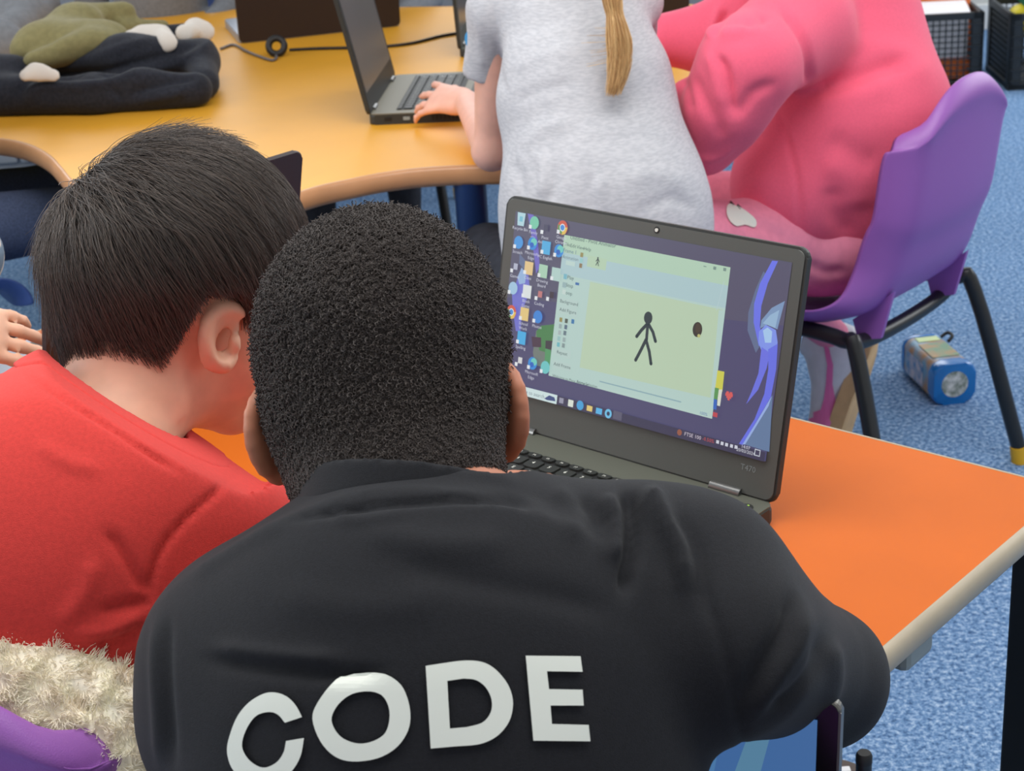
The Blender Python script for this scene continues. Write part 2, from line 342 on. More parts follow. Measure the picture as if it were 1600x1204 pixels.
# the picture on the display: layered flat print cut from measured corners
def homog(src, dst):
    A = []
    for (x, y), (u, v) in zip(src, dst):
        A.append([x, y, 1, 0, 0, 0, -u*x, -u*y, -u]); A.append([0, 0, 0, x, y, 1, -v*x, -v*y, -v])
    return np.linalg.svd(np.array(A, float))[2][-1].reshape(3, 3)
DW, DH, DO = .3094, .174, .036
HM = homog([(90, 135), (1468, 410), (1334, 1382), (-10, 1030)], [(0, 1), (1, 1), (1, 0), (0, 0)])
def uv(p):
    q = HM @ np.array([p[0], p[1], 1.0]); return np.array([(q[0]/q[2]-.5)*DW, DO+q[1]/q[2]*DH])
class Picture:
    def __init__(s): s.V = []; s.F = []; s.C = []; s.lay = 0
    def poly(s, pts, rgb, raw=False, lay=None):
        P = pts if raw else [uv(p) for p in pts]
        s.lay += 1; z = .0013+.000012*(s.lay if lay is None else lay)
        r = delaunay_2d_cdt([Vector((p[0], p[1])) for p in P], [(i, (i+1) % len(P)) for i in range(len(P))], [], 1, 1e-7)
        b = len(s.V); s.V += [(v.x, v.y, z) for v in r[0]]
        for f in r[2]: s.F.append([b+i for i in f]); s.C.append(rgb)
    def line(s, pts, w, rgb):
        P = [uv(p) for p in pts]
        L, R_ = [], []
        for i, p in enumerate(P):
            t = P[min(i+1, len(P)-1)]-P[max(i-1, 0)]; t = t/np.linalg.norm(t); n = np.array([-t[1], t[0]])*w/2
            L.append(p+n); R_.append(p-n)
        s.poly(L+R_[::-1], rgb, True); l = s.lay
        for p in (P[0], P[-1]): s.disc(p, w/2, w/2, rgb, l)
    def disc(s, c, rx, ry, rgb, lay=None, n=18):
        s.poly([(c[0]+rx*math.cos(2*PI*k/n), c[1]+ry*math.sin(2*PI*k/n)) for k in range(n)], rgb, True, lay)
    def rect(s, c, w, h, rgb):
        s.poly([(c[0]-w/2, c[1]-h/2), (c[0]+w/2, c[1]-h/2), (c[0]+w/2, c[1]+h/2), (c[0]-w/2, c[1]+h/2)], rgb, True)
    def text(s, body, c, size, rgb, align='CENTER'):
        me_o = text_mesh(body, size, None, 'tmp', None, align=align); me = me_o.data
        s.lay += 1; z = .0013+.000012*s.lay; b = len(s.V)
        s.V += [(c[0]+v.co.x, c[1]+v.co.y, z) for v in me.vertices]
        for p in me.polygons: s.F.append([b+i for i in p.vertices]); s.C.append(rgb)
        bpy.data.objects.remove(me_o); bpy.data.meshes.remove(me)
    def build(s, name, R, parent, m):
        o = pydata(name, [R @ Vector(v) for v in s.V], s.F, m, parent, False); me = o.data
        ca = me.color_attributes.new('print', 'FLOAT_COLOR', 'CORNER'); buf = np.ones((len(me.loops), 4), np.float32)
        for p in me.polygons:
            buf[p.loop_start:p.loop_start+p.loop_total, :3] = lin(s.C[p.index])
        ca.data.foreach_set('color', buf.ravel()); return o
def screen_mat(name, strength=.97):
    m = bpy.data.materials.new(name); m.use_nodes = True; nt = m.node_tree; b = nt.nodes['Principled BSDF']
    a = nt.nodes.new('ShaderNodeAttribute'); a.attribute_name = 'print'
    nt.links.new(a.outputs['Color'], b.inputs['Emission Color']); b.inputs['Emission Strength'].default_value = strength
    b.inputs['Base Color'].default_value = (.02, .02, .02, 1); b.inputs['Roughness'].default_value = .4; b.inputs['Specular IOR Level'].default_value = .35
    return m
SCREEN = screen_mat('lit_display')
P = Picture()
hw = DW/2
P.poly([(-hw, DO), (hw, DO), (hw, DO+DH), (-hw, DO+DH)], (78, 76, 112), True)
P.poly([(-hw, DO+.09), (hw, DO+.12), (hw, DO+DH), (-hw, DO+DH)], (86, 84, 108), True)
# ribbon wallpaper
P.poly([(1330, 450), (1290, 540), (1255, 650), (1250, 740), (1290, 850), (1318, 800), (1283, 700), (1288, 600), (1325, 510), (1345, 470)], (98, 112, 146))
P.poly([(1372, 399), (1400, 402), (1350, 510), (1318, 620), (1310, 720), (1335, 815), (1304, 815), (1280, 700), (1283, 610), (1312, 510)], (108, 118, 232))
P.poly([(1432, 596), (1368, 630), (1318, 690), (1312, 730), (1345, 712), (1395, 735), (1412, 670)], (124, 152, 190))
P.poly([(1405, 640), (1360, 665), (1325, 705), (1345, 712), (1385, 728)], (150, 182, 212))
P.poly([(1306, 745), (1340, 712), (1388, 738), (1396, 800), (1374, 868), (1322, 852), (1303, 800)], (128, 150, 235))
P.poly([(1325, 740), (1348, 725), (1370, 745), (1365, 800), (1335, 800)], (165, 200, 238))
P.poly([(1318, 820), (1358, 850), (1342, 925), (1300, 1030), (1241, 1102), (1268, 1040), (1302, 950)], (108, 116, 226))
P.poly([(1370, 1055), (1352, 1335), (1232, 1300), (1300, 1185)], (100, 124, 160))
P.poly([(1350, 832), (1396, 805), (1388, 930), (1362, 1065), (1292, 1185), (1222, 1302), (1205, 1297), (1282, 1175), (1330, 1050), (1350, 930)], (104, 114, 228))
P.poly([(1366, 1060), (1350, 1110), (1235, 1300), (1222, 1300), (1290, 1190)], (150, 175, 228))
P.poly([(152, 148), (182, 155), (204, 300), (212, 420), (192, 452), (176, 300)], (112, 104, 192))
P.poly([(66, 560), (108, 440), (150, 430), (160, 540), (118, 640), (108, 745), (84, 742), (70, 640)], (112, 114, 202))
P.poly([(95, 470), (118, 420), (140, 455), (135, 500), (105, 505)], (150, 180, 220))
P.poly([(108, 350), (150, 400), (160, 430), (130, 430), (105, 400)], (98, 112, 146))
# block meadow picture behind the icons
P.poly([(190, 740), (285, 705), (278, 800), (255, 930), (180, 915), (172, 850)], (112, 122, 116))
P.poly([(190, 745), (215, 715), (285, 708), (281, 790), (250, 800), (240, 850), (205, 840), (195, 790)], (72, 128, 78))
P.poly([(165, 770), (215, 775), (215, 825), (170, 822)], (72, 52, 70)); P.poly([(238, 790), (278, 792), (272, 850), (236, 840)], (62, 58, 66))
P.poly([(236, 830), (266, 838), (262, 930), (232, 900)], (82, 150, 100))
# program window
P.poly([(340, 258), (1170, 430), (1074, 1176), (252, 967)], (180, 207, 200))
P.poly([(340, 258), (1170, 430), (1158, 520), (330, 345)], (178, 207, 184))
P.poly([(330, 345), (1158, 520), (1144, 630), (316, 455)], (172, 200, 204))
P.poly([(460, 362), (556, 383), (548, 440), (453, 418)], (180, 206, 178))
P.poly([(470, 495), (1138, 640), (1110, 640), (1068, 1072), (412, 925)], (178, 202, 176))
P.poly([(470, 497), (1112, 634), (1068, 1072), (413, 925)], (184, 206, 178))
P.poly([(252, 958), (1076, 1164), (1074, 1176), (252, 967)], (182, 208, 200))
P.line([(515, 995), (720, 1045), (920, 1094)], .0012, (140, 172, 180))
P.line([(1100, 640), (1138, 500)], .0006, (184, 206, 210))
INK = (44, 58, 64)
def stick(ox, oy, s, lw):
    f = lambda x, y: (ox+(x-750)*s, oy+(y-785)*s)
    P.line([f(760, 700), f(752, 785)], lw, INK)
    P.line([f(758, 706), f(727, 738), f(703, 769)], lw, INK); P.line([f(762, 706), f(785, 748), f(797, 793)], lw, INK)
    P.line([f(750, 785), f(725, 835), f(697, 887)], lw, INK); P.line([f(750, 785), f(766, 845), f(774, 905)], lw, INK)
    P.disc(uv(f(762, 677)), .0047*s, .0058*s, INK)
stick(750, 785, 1, .0032); stick(510, 395, .17, .0008)
P.disc(uv((1007, 735)), .0051, .0068, (56, 52, 48)); P.disc(uv((1010, 728)), .003, .0045, (72, 62, 50)); P.disc(uv((1014, 766)), .0016, .0016, (190, 190, 120))
T_ = (70, 92, 96)
P.text('Untitled - Pivot Animator', uv((372, 272)), .0052, T_, 'LEFT')
for t, p in (('File', (345, 305)), ('Edit', (372, 312)), ('View', (405, 320)), ('Help', (440, 328))): P.text(t, uv(p), .0046, T_, 'LEFT')
P.text('Frame 1', uv((370, 342)), .005, (90, 120, 150)); P.text('Animation', uv((372, 376)), .0046, (110, 130, 140))
P.rect(uv((372, 402)), .011, .0042, (188, 212, 206)); P.text('Play', uv((372, 475)), .005, T_); P.text('Stop', uv((366, 514)), .005, T_); P.text('Loop', uv((358, 551)), .005, T_)
P.rect(uv((345, 468)), .004, .005, (120, 180, 196)); P.rect(uv((340, 510)), .0045, .005, (150, 178, 180)); P.rect(uv((338, 545)), .004, .0045, (196, 214, 208))
P.rect(uv((406, 505)), .0045, .0024, (60, 110, 170))
for t, p, in (('Background', (363, 600)), ('Add Figure', (357, 642)), ('Add Frame', (325, 917)), ('Repeat', (325, 853))):
    P.rect(uv(p), .022, .0076, (182, 206, 200)); P.text(t, uv(p), .0046, T_)
for p, c in (((431, 360), (150, 140, 90)), ((428, 388), (150, 200, 200)), ((425, 414), (140, 120, 90)), ((321, 685), (150, 140, 80)), ((349, 691), (80, 90, 80)), ((382, 694), (60, 120, 170)), ((318, 718), (150, 170, 170)), ((346, 722), (90, 110, 130)), ((314, 750), (165, 180, 180)), ((341, 752), (100, 120, 130)), ((310, 780), (150, 190, 190)), ((337, 786), (150, 170, 170)), ((307, 810), (110, 180, 190)), ((333, 815), (130, 150, 150))):
    P.rect(uv(p), .0034, .0042, c)
for p in ((1048, 424), (1096, 433), (1145, 440)): P.rect(uv(p), .003, .0008 if p[0] == 1048 else .0028, (120, 146, 138))
P.text('Welcome to Pivot Animator', uv((275, 966)), .0038, T_, 'LEFT'); P.text('Frame Selection', uv((400, 996)), .0038, T_, 'LEFT'); P.text('100%', uv((1035, 1151)), .004, (90, 120, 170))
# desktop icons
LBL = (205, 208, 222)
def icon(p, kind, col, label=None, dy=.0095):
    c = uv(p)
    if kind == 'disc': P.disc(c, .0056, .0062, col)
    elif kind == 'sq': P.rect(c, .0105, .0125, col)
    elif kind == 'small': P.rect(c, .005, .006, col)
    elif kind == 'chrome':
        P.disc(c, .0062, .0068, (208, 90, 70)); P.poly([(c[0], c[1]), (c[0]+.0062, c[1]+.001), (c[0]+.004, c[1]-.0055), (c[0], c[1]-.0068)], (225, 190, 90), True); P.poly([(c[0], c[1]), (c[0], c[1]-.0068), (c[0]-.0056, c[1]-.003), (c[0]-.0055, c[1]+.003)], (90, 150, 90), True); P.disc(c, .0033, .0036, (225, 232, 235)); P.disc(c, .0025, .0027, (70, 140, 215))
    elif kind == 'edge':
        P.disc(c, .0056, .0062, (52, 140, 215)); P.disc((c[0]+.0016, c[1]+.0018), .0038, .0036, (110, 200, 190)); P.disc((c[0]-.0006, c[1]-.0014), .0026, .0026, (40, 100, 190))
    elif kind == 'bin':
        P.poly([(c[0]-.005, c[1]+.006), (c[0]+.005, c[1]+.006), (c[0]+.004, c[1]-.0065), (c[0]-.004, c[1]-.0065)], (176, 212, 222), True); P.rect(c, .004, .005, (120, 190, 210))
    if kind != 'bin' : P.rect((c[0]-.0045, c[1]-.0045), .0034, .0036, (228, 232, 236))
    if label:
        for i, t in enumerate(label.split('\n')): P.text(t, (c[0], c[1]-dy-.0046*i), .0042, LBL)
icon((122, 175), 'bin', None, 'Recycle Bin'); icon((190, 195), 'disc', (120, 200, 170), 'Family\nsite'); icon((250, 222), 'small', (70, 70, 96), 'Pivot\nAnimator'); icon((335, 222), 'chrome', None, 'Google\nChrome')
icon((108, 293), 'disc', (70, 150, 220), 'Scratch'); icon((180, 300), 'edge', None, 'Microsoft\nEdge'); icon((250, 322), 'sq', (80, 172, 222), 'PC English'); icon((316, 338), 'edge', None)
icon((92, 415), 'small', (176, 180, 200), 'Games'); icon((160, 424), 'sq', (226, 196, 140), 'Class'); icon((234, 440), 'sq', (168, 206, 180), 'Drawing\nBoard'); icon((300, 456), 'sq', (176, 206, 200))
icon((78, 524), 'disc', (160, 196, 222), None); icon((150, 542), 'sq', (220, 226, 226), 'Block\nGame'); icon((218, 556), 'small', (190, 120, 120), 'Coding'); icon((278, 560), 'small', (60, 50, 62))
icon((68, 645), 'chrome', None); icon((136, 656), 'sq', (226, 198, 128), 'School\nWork'); icon((206, 670), 'disc', (60, 132, 212), 'Photos'); icon((120, 776), 'sq', (70, 172, 226), 'Spelling'); icon((112, 890), 'small', (215, 215, 215)); icon((176, 905), 'edge', None, 'Microsoft\nEdge'); icon((242, 925), 'disc', (110, 196, 196), None)
# plain yellow card and a red heart beside the window
P.poly([(1109, 935), (1143, 942), (1132, 1040), (1096, 1032)], (206, 204, 84)); P.poly([(1132, 1030), (1120, 1112), (1106, 1108), (1112, 1030)], (216, 220, 206)); P.poly([(1096, 1020), (1116, 1024), (1108, 1080), (1090, 1076)], (92, 150, 88)); P.poly([(1090, 1076), (1106, 1080), (1102, 1130), (1086, 1126)], (56, 104, 190)); P.poly([(1086, 1140), (1108, 1146), (1106, 1168), (1084, 1162)], (190, 74, 84))
h = uv((1165, 1058))
for (x, y, w, q) in ((-2, 2, 2.4, 1.6), (2, 2, 2.4, 1.6), (0, .4, 7, 2.2), (0, -1.4, 4.6, 1.8), (0, -3, 2, 1.8)): P.rect((h[0]+x*.0009, h[1]+y*.0011), w*.0011, q*.0013, (214, 92, 92))
# taskbar
P.poly([(-hw, DO), (hw, DO), (hw, DO+.0085), (-hw, DO+.0085)], (60, 58, 84), True)
P.poly([(20, 995), (304, 1065), (298, 1111), (12, 1038)], (206, 226, 226))
P.text('Type here to search', uv((150, 1052)), .0052, (110, 130, 140), 'CENTER')
P.poly([(236, 1082), (262, 1066), (288, 1076), (294, 1096), (250, 1090)], (60, 80, 130))
P.rect(uv((324, 1092)), .0052, .0052, (150, 150, 170)); P.rect(uv((372, 1105)), .0062, .0066, (218, 226, 214)); P.disc(uv((420, 1115)), .0042, .0046, (70, 160, 215)); P.rect(uv((468, 1130)), .0066, .0052, (226, 200, 120)); P.rect(uv((516, 1143)), .0072, .0056, (90, 180, 230)); P.disc(uv((563, 1155)), .004, .0044, (110, 190, 230)); P.disc(uv((563, 1155)), .0018, .002, (50, 60, 90)); P.rect(uv((610, 1164)), .01, .0078, (92, 90, 112))
P.text('FTSE 100', uv((985, 1261)), .0048, (210, 200, 214)); P.text('-0.50%', uv((1062, 1280)), .0046, (190, 84, 84)); P.disc(uv((920, 1244)), .0026, .0028, (150, 90, 70))
for p in ((1108, 1288), (1130, 1295), (1152, 1301), (1176, 1307), (1198, 1312)): P.rect(uv(p), .003, .003, (205, 208, 220))
P.text('14:07', uv((1245, 1313)), .0042, (210, 212, 222)); P.text('20/03/2024', uv((1245, 1334)), .0042, (210, 212, 222)); P.rect(uv((1302, 1338)), .0058, .006, (200, 206, 216)); P.rect(uv((1302, 1338)), .0044, .0044, (66, 64, 90))
P.build('display', main_R, main_lid, SCREEN)
dark_screen = mat('unlit_display', (52, 50, 52), .28, .6)

# laptop of the child at the far left, seen from behind its lid
lc = np.array([-.369, 1.712]); yawL = YAW-PI/2        # its sitter is on the left, screen faces left
# lap2: user direction is -E1 (towards the left end); base centre lies left of the lid
bcl = lc - E1*.115
left_lap, llid, lR = laptop('laptop', (bcl[0], bcl[1], TZ), math.atan2(E1[1], E1[0])-PI/2, 'dark lidded laptop at the left end of the orange table', 104, base_mat='laptop_black', keys='stuff', lid_mat='dark_lid', deck_mat='silver')
add_display(llid, lR, (.3094, .174, .036), dark_screen)
# ------------------------------------------------------------------ smooth solid modelling: fields blended from limbs, meshed by surface nets
def A_(v): return np.array(v, float)
def unit(v): v = A_(v); return v/np.linalg.norm(v)
def cone(a, b, ra, rb=None, flat=None, k=.02, sub=False):           # tapered limb; flat=(axis, factor) thins it along an axis
    return dict(t='c', a=A_(a), b=A_(b), ra=ra, rb=ra if rb is None else rb, flat=flat, k=k, sub=sub)
def ball(c, r, k=.02, sub=False): return cone(c, A_(c)+1e-5, r, r, None, k, sub)
def ell(c, r, axes=None, k=.02, sub=False):
    return dict(t='e', c=A_(c), r=A_(r), ax=np.eye(3) if axes is None else np.array([unit(x) for x in axes]), k=k, sub=sub)
def pdist(p, X):
    if p['t'] == 'c':
        a, b = p['a'], p['b']; Q = X-a; ab = b-a
        if p['flat']:
            n, f = unit(p['flat'][0]), p['flat'][1]; Q = Q+((f-1)*(Q@n))[..., None]*n; ab = ab+(f-1)*(ab@n)*n
        L = ab@ab; h = np.clip((Q@ab)/L, 0, 1)
        d = np.linalg.norm(Q-h[..., None]*ab, axis=-1)-(p['ra']+(p['rb']-p['ra'])*h)
        return d/(p['flat'][1]**.5 if p['flat'] else 1)
    Q = (X-p['c'])@p['ax'].T; r = p['r']; q = np.linalg.norm(Q/r, axis=-1); g = np.linalg.norm(Q/(r*r), axis=-1)
    return np.where(q < 1e-6, -r.min(), q*(q-1)/np.maximum(g, 1e-9))
def pbox(p):
    if p['t'] == 'c':
        R = max(p['ra'], p['rb']); return np.minimum(p['a'], p['b'])-R, np.maximum(p['a'], p['b'])+R
    R = p['r'].max(); return p['c']-R, p['c']+R
class Field:
    def __init__(s, prims, res, grow=0.0, pad=.03):
        lo = np.min([pbox(p)[0] for p in prims if not p['sub']], 0)-pad-grow; hi = np.max([pbox(p)[1] for p in prims if not p['sub']], 0)+pad+grow
        s.h = res; s.o = lo; s.n = np.ceil((hi-lo)/res).astype(int)+1; s.F = np.full(s.n, .06, np.float32)
        for p in prims: s.add(p, grow)
    def grid(s, sl=None):
        sl = sl or tuple(slice(0, n) for n in s.n)
        return np.stack(np.meshgrid(*[s.o[i]+s.h*np.arange(sl[i].start, sl[i].stop) for i in range(3)], indexing='ij'), -1)
    def add(s, p, grow=0.0):
        lo, hi = pbox(p); pad = p['k']+4*s.h+grow+.012
        i0 = np.clip(np.floor((lo-pad-s.o)/s.h).astype(int), 0, s.n); i1 = np.clip(np.ceil((hi+pad-s.o)/s.h).astype(int)+1, 0, s.n)
        if (i1 <= i0).any(): return
        sl = tuple(slice(a, b) for a, b in zip(i0, i1)); d = pdist(p, s.grid(sl)); b = s.F[sl]; k = p['k']
        if p['sub']:
            h = np.clip(.5-.5*(b+d)/k, 0, 1); s.F[sl] = b*(1-h)-d*h+k*h*(1-h)
        else:
            d = d-grow; h = np.clip(.5+.5*(b-d)/k, 0, 1); s.F[sl] = b*(1-h)+d*h-k*h*(1-h)
    def cut(s, point, normal, radius=None):                           # drop what lies beyond a plane, within a radius
        G = s.grid()-A_(point); d = G@unit(normal)
        if radius and radius > 0: d = np.where((G*G).sum(-1) < radius*radius, d, -1)
        if radius and radius < 0: d = np.where((G*G).sum(-1)-d*d < radius*radius, d, -1)   # within a cylinder along the normal
        s.F = np.maximum(s.F, d.astype(np.float32)); return s
    def keep(s, fn):
        s.F = np.maximum(s.F, fn(s.grid()).astype(np.float32)); return s
    def mesh(s):
        F = s.F.copy(); F[0] = F[-1] = .05; F[:, 0] = F[:, -1] = .05; F[:, :, 0] = F[:, :, -1] = .05
        S = F < 0; n = np.array(F.shape)-1
        cnt = np.zeros(n, np.int8)
        offs = [(i, j, k) for i in (0, 1) for j in (0, 1) for k in (0, 1)]
        for (i, j, k) in offs: cnt += S[i:n[0]+i, j:n[1]+j, k:n[2]+k]
        I = np.argwhere((cnt > 0) & (cnt < 8)); idx = np.full(n, -1, np.int64); idx[tuple(I.T)] = np.arange(len(I))
        acc = np.zeros((len(I), 3)); c = np.zeros(len(I))
        for a in offs:
            for ax in range(3):
                if a[ax]: continue
                b = list(a); b[ax] = 1
                fa = F[I[:, 0]+a[0], I[:, 1]+a[1], I[:, 2]+a[2]]; fb = F[I[:, 0]+b[0], I[:, 1]+b[1], I[:, 2]+b[2]]
                m = (fa < 0) != (fb < 0); t = np.where(m, fa/np.where(m, fa-fb, 1), 0)
                P = np.tile(np.array(a, float), (len(I), 1)); P[:, ax] = t; acc[m] += P[m]; c[m] += 1
        V = s.o+s.h*(I+acc/c[:, None]); Q = []
        for ax in range(3):
            u, v = (ax+1) % 3, (ax+2) % 3
            sa = [slice(1, -1)]*3; sa[ax] = slice(0, -1); sb = list(sa); sb[ax] = slice(1, None)
            A0, B0 = S[tuple(sa)], S[tuple(sb)]; D = np.argwhere(A0 != B0)
            G = D.copy(); G[:, u] += 1; G[:, v] += 1
            inside = S[tuple(G.T)]
            def cell(du, dv):
                H = G.copy(); H[:, u] -= du; H[:, v] -= dv; return idx[tuple(H.T)]
            q = np.stack([cell(1, 1), cell(0, 1), cell(0, 0), cell(1, 0)], 1); q[~inside] = q[~inside][:, ::-1]; Q.append(q)
        Q = np.concatenate(Q); Q = Q[(Q >= 0).all(1)]
        return V, Q
def relax(V, Q, it=2, lam=.5):
    e = np.concatenate([Q[:, [0, 1]], Q[:, [1, 2]], Q[:, [2, 3]], Q[:, [3, 0]]]); e = np.concatenate([e, e[:, ::-1]])
    for _ in range(it):
        S = np.zeros_like(V); c = np.zeros(len(V)); 
        for k in range(3): S[:, k] = np.bincount(e[:, 0], V[e[:, 1], k], len(V))
        c = np.bincount(e[:, 0], minlength=len(V)); V = V+lam*(S/np.maximum(c, 1)[:, None]-V)
    return V
def vnormals(V, Q):
    n = np.cross(V[Q[:, 2]]-V[Q[:, 0]], V[Q[:, 3]]-V[Q[:, 1]]); N = np.zeros_like(V)
    for k in range(4):
        for j in range(3): N[:, j] += np.bincount(Q[:, k], n[:, j], len(V))
    return N/np.maximum(np.linalg.norm(N, axis=1), 1e-12)[:, None]
def polydist(P, L):
    best = np.full(len(P), 1e9); par = np.zeros(len(P)); n = len(L)-1
    for i in range(n):
        a, b = A_(L[i]), A_(L[i+1]); ab = b-a; t = np.clip((P-a)@ab/(ab@ab), 0, 1); d = np.linalg.norm(P-a-t[:, None]*ab, axis=1)
        m = d < best; best[m] = d[m]; par[m] = (i+t[m])/n
    return best, par
def folds(V, Q, F, noise=0.0, nscale=14.0, seed=0):
    """real relief in cloth: each fold is a picture polyline, its half width in pixels and its height in metres"""
    N = vnormals(V, Q); out = V.copy()
    if noise:
        r = np.random.default_rng(seed); w = np.zeros(len(V))
        for k in range(7):
            d = unit(r.normal(size=3)); w += np.sin((V@d)*nscale*r.uniform(.7, 2.2)*2+r.uniform(0, 6.28)+1.3*np.sin((V@unit(r.normal(size=3)))*nscale*.9))/7
        out += N*(w*noise)[:, None]
    if F:
        P = pix(V); face = np.clip(-(N@unit(FWD))*2.5+.3, 0, 1)
        for L, wd, amp in F:
            L = smooth_path([(x, y, 0) for x, y in L], 4); L = [p[:2] for p in L]
            d, t = polydist(P, L); g = np.exp(-(d/wd)**2)*np.clip(np.minimum(t, 1-t)*5+.15, 0, 1)
            out += N*(amp*g*face)[:, None]
    return out
def solid(name, prims, res, m, parent=None, grow=0.0, relax_it=2, cuts=(), keep=None, fold=None, noise=0.0, nscale=14.0, seed=0):
    f = Field(prims, res, grow)
    for c in cuts: f.cut(*c)
    if keep: f.keep(keep)
    V, Q = f.mesh(); V = relax(V, Q, relax_it)
    if fold or noise: V = folds(V, Q, fold, noise, nscale, seed); V = relax(V, Q, 1, .3)
    me = bpy.data.meshes.new(name); me.vertices.add(len(V)); me.vertices.foreach_set('co', V.astype(np.float32).ravel())
    me.loops.add(Q.size); me.loops.foreach_set('vertex_index', Q.astype(np.int32).ravel()); me.polygons.add(len(Q))
    me.polygons.foreach_set('loop_start', np.arange(0, Q.size, 4, dtype=np.int32))
    me.update(calc_edges=True); me.validate()
    return link_mesh(name, me, m, parent, True), V, Q
def strands(name, pts, radius, m, parent=None, kind=None, taper=True):
    """hair or fibre: pts (n strands, k points, 3)"""
    n, k = pts.shape[:2]; hc = bpy.data.hair_curves.new(name); hc.add_curves([k]*n)
    hc.attributes['position'].data.foreach_set('vector', pts.astype(np.float32).ravel())
    if 'radius' not in hc.attributes: hc.attributes.new('radius', 'FLOAT', 'POINT')
    r = np.full((n, k), radius, np.float32)
    if taper: r *= np.linspace(1, .25, k)[None, :]
    hc.attributes['radius'].data.foreach_set('value', r.ravel())
    hc.materials.append(m); o = bpy.data.objects.new(name, hc); COL.objects.link(o)
    if parent is not None: o.parent = parent
    if kind: o['kind'] = kind
    return o
def surface_points(V, Q, n, rng):
    a = np.linalg.norm(np.cross(V[Q[:, 2]]-V[Q[:, 0]], V[Q[:, 3]]-V[Q[:, 1]]), axis=1); c = rng.choice(len(Q), n, p=a/a.sum())
    s, t = rng.random(n)[:, None], rng.random(n)[:, None]; q = V[Q[c]]
    P = (q[:, 0]*(1-s)+q[:, 1]*s)*(1-t)+(q[:, 3]*(1-s)+q[:, 2]*s)*t; N = vnormals(V, Q)[Q[c, 0]]; return P, N

# ------------------------------------------------------------------ people
def frame(heading, nod=0.0, roll=0.0):
    """head axes: right, forward, up; heading degrees clockwise from straight away, nod degrees downwards, roll degrees"""
    a, n, r = map(math.radians, (heading, nod, roll))
    f = A_((math.sin(a)*math.cos(n), math.cos(a)*math.cos(n), -math.sin(n))); rt = A_((math.cos(a), -math.sin(a), 0)); u = np.cross(rt, f)
    return np.array([rt*math.cos(r)+u*math.sin(r), f, u*math.cos(r)-rt*math.sin(r)])
def head_prims(C, Ax, s=1.0, ear_z=-.052, ear_flare=.45, ears=True, wide=1.0, ear_s=1.0, ear_y=-.004):
    """C centre of the braincase; Ax rows right, forward, up"""
    L = lambda x, y, z: C+s*(x*Ax[0]+y*Ax[1]+z*Ax[2])
    P = [ell(C, A_((.073*wide, .091, .079))*s, Ax, .02), ell(L(0, .04, -.055), A_((.055, .05, .072))*s, Ax, .03), cone(L(0, .035, -.095), L(0, .066, -.118), .036*s, .024*s, None, .025),
         cone(L(.03, .05, -.068), L(-.03, .05, -.068), .032*s, None, None, .02), cone(L(0, -.022, -.05), L(0, -.02, -.09), .056*s, .05*s, None, .03)]
    P += [cone(L(0, .087, -.036), L(0, .106, -.062), .007*s, .0105*s, None, .012), cone(L(.009, .096, -.066), L(-.009, .096, -.066), .0075*s, None, None, .008)]
    for sx in (1, -1): P += [ell(L(sx*.03, .096, -.032), A_((.014, .010, .009))*s, Ax, .008, True), ell(L(sx*.03, .08, -.033), A_((.0125, .0125, .0115))*s, Ax, .003)]
    P += [cone(L(-.017, .0875, -.088), L(.017, .0875, -.088), .0055*s, None, None, .006), cone(L(-.014, .086, -.097), L(.014, .086, -.097), .006*s, None, None, .006), cone(L(-.02, .094, -.0925), L(.02, .094, -.0925), .0022*s, None, None, .003, True)]
    if ears:
        for sx in (1, -1):
            fl = ear_flare; o_ = unit(sx*Ax[0]*math.cos(fl)+Ax[1]*math.sin(fl)); b_ = unit(-Ax[1]*math.cos(fl)+sx*Ax[0]*math.sin(fl)); up = unit(Ax[2]-.16*Ax[1])
            E = L(sx*.072*wide, ear_y, ear_z); ep = lambda b, u, o=0.0: E+s*ear_s*(b*b_*1.12+u*up+o*o_)
            P += [ell(ep(.008, .002, .001), A_((.0042, .0165, .028))*s, (o_, b_, up), .006)]
            rim = [ep(.0245*math.sin(t)-.001, .0305*math.cos(t)*(1 if math.cos(t) > 0 else .92), .0035) for t in np.linspace(-.55, 2.75, 11)]
            for a, b in zip(rim, rim[1:]): P.append(cone(a, b, .0042*s, None, None, .005))
            P += [cone(ep(.003, -.026, .001), ep(-.002, -.022, .001), .0075*s, .006*s, None, .006),
                  ell(ep(.003, -.003, .008), A_((.008, .0095, .0135))*s, (o_, b_, up), .005, True), cone(ep(-.006, -.002, .005), ep(-.006, -.008, .005), .0045*s, None, None, .004)]
    return P
def eyes(C, Ax, s, parent):
    for sx in (1, -1):
        c = C+s*(sx*.03*Ax[0]+.0815*Ax[1]-.033*Ax[2])
        bm = bmesh.new(); bmesh.ops.create_uvsphere(bm, u_segments=14, v_segments=10, radius=.0118*s); bmesh.ops.translate(bm, verts=bm.verts[:], vec=c); e = obj('eye', bm, M['white_plastic'], parent, True)
        bm = bmesh.new(); bmesh.ops.create_uvsphere(bm, u_segments=12, v_segments=8, radius=.0062*s); bmesh.ops.translate(bm, verts=bm.verts[:], vec=c+.0064*s*Ax[1]); obj('iris', bm, M['iris'], e, True)
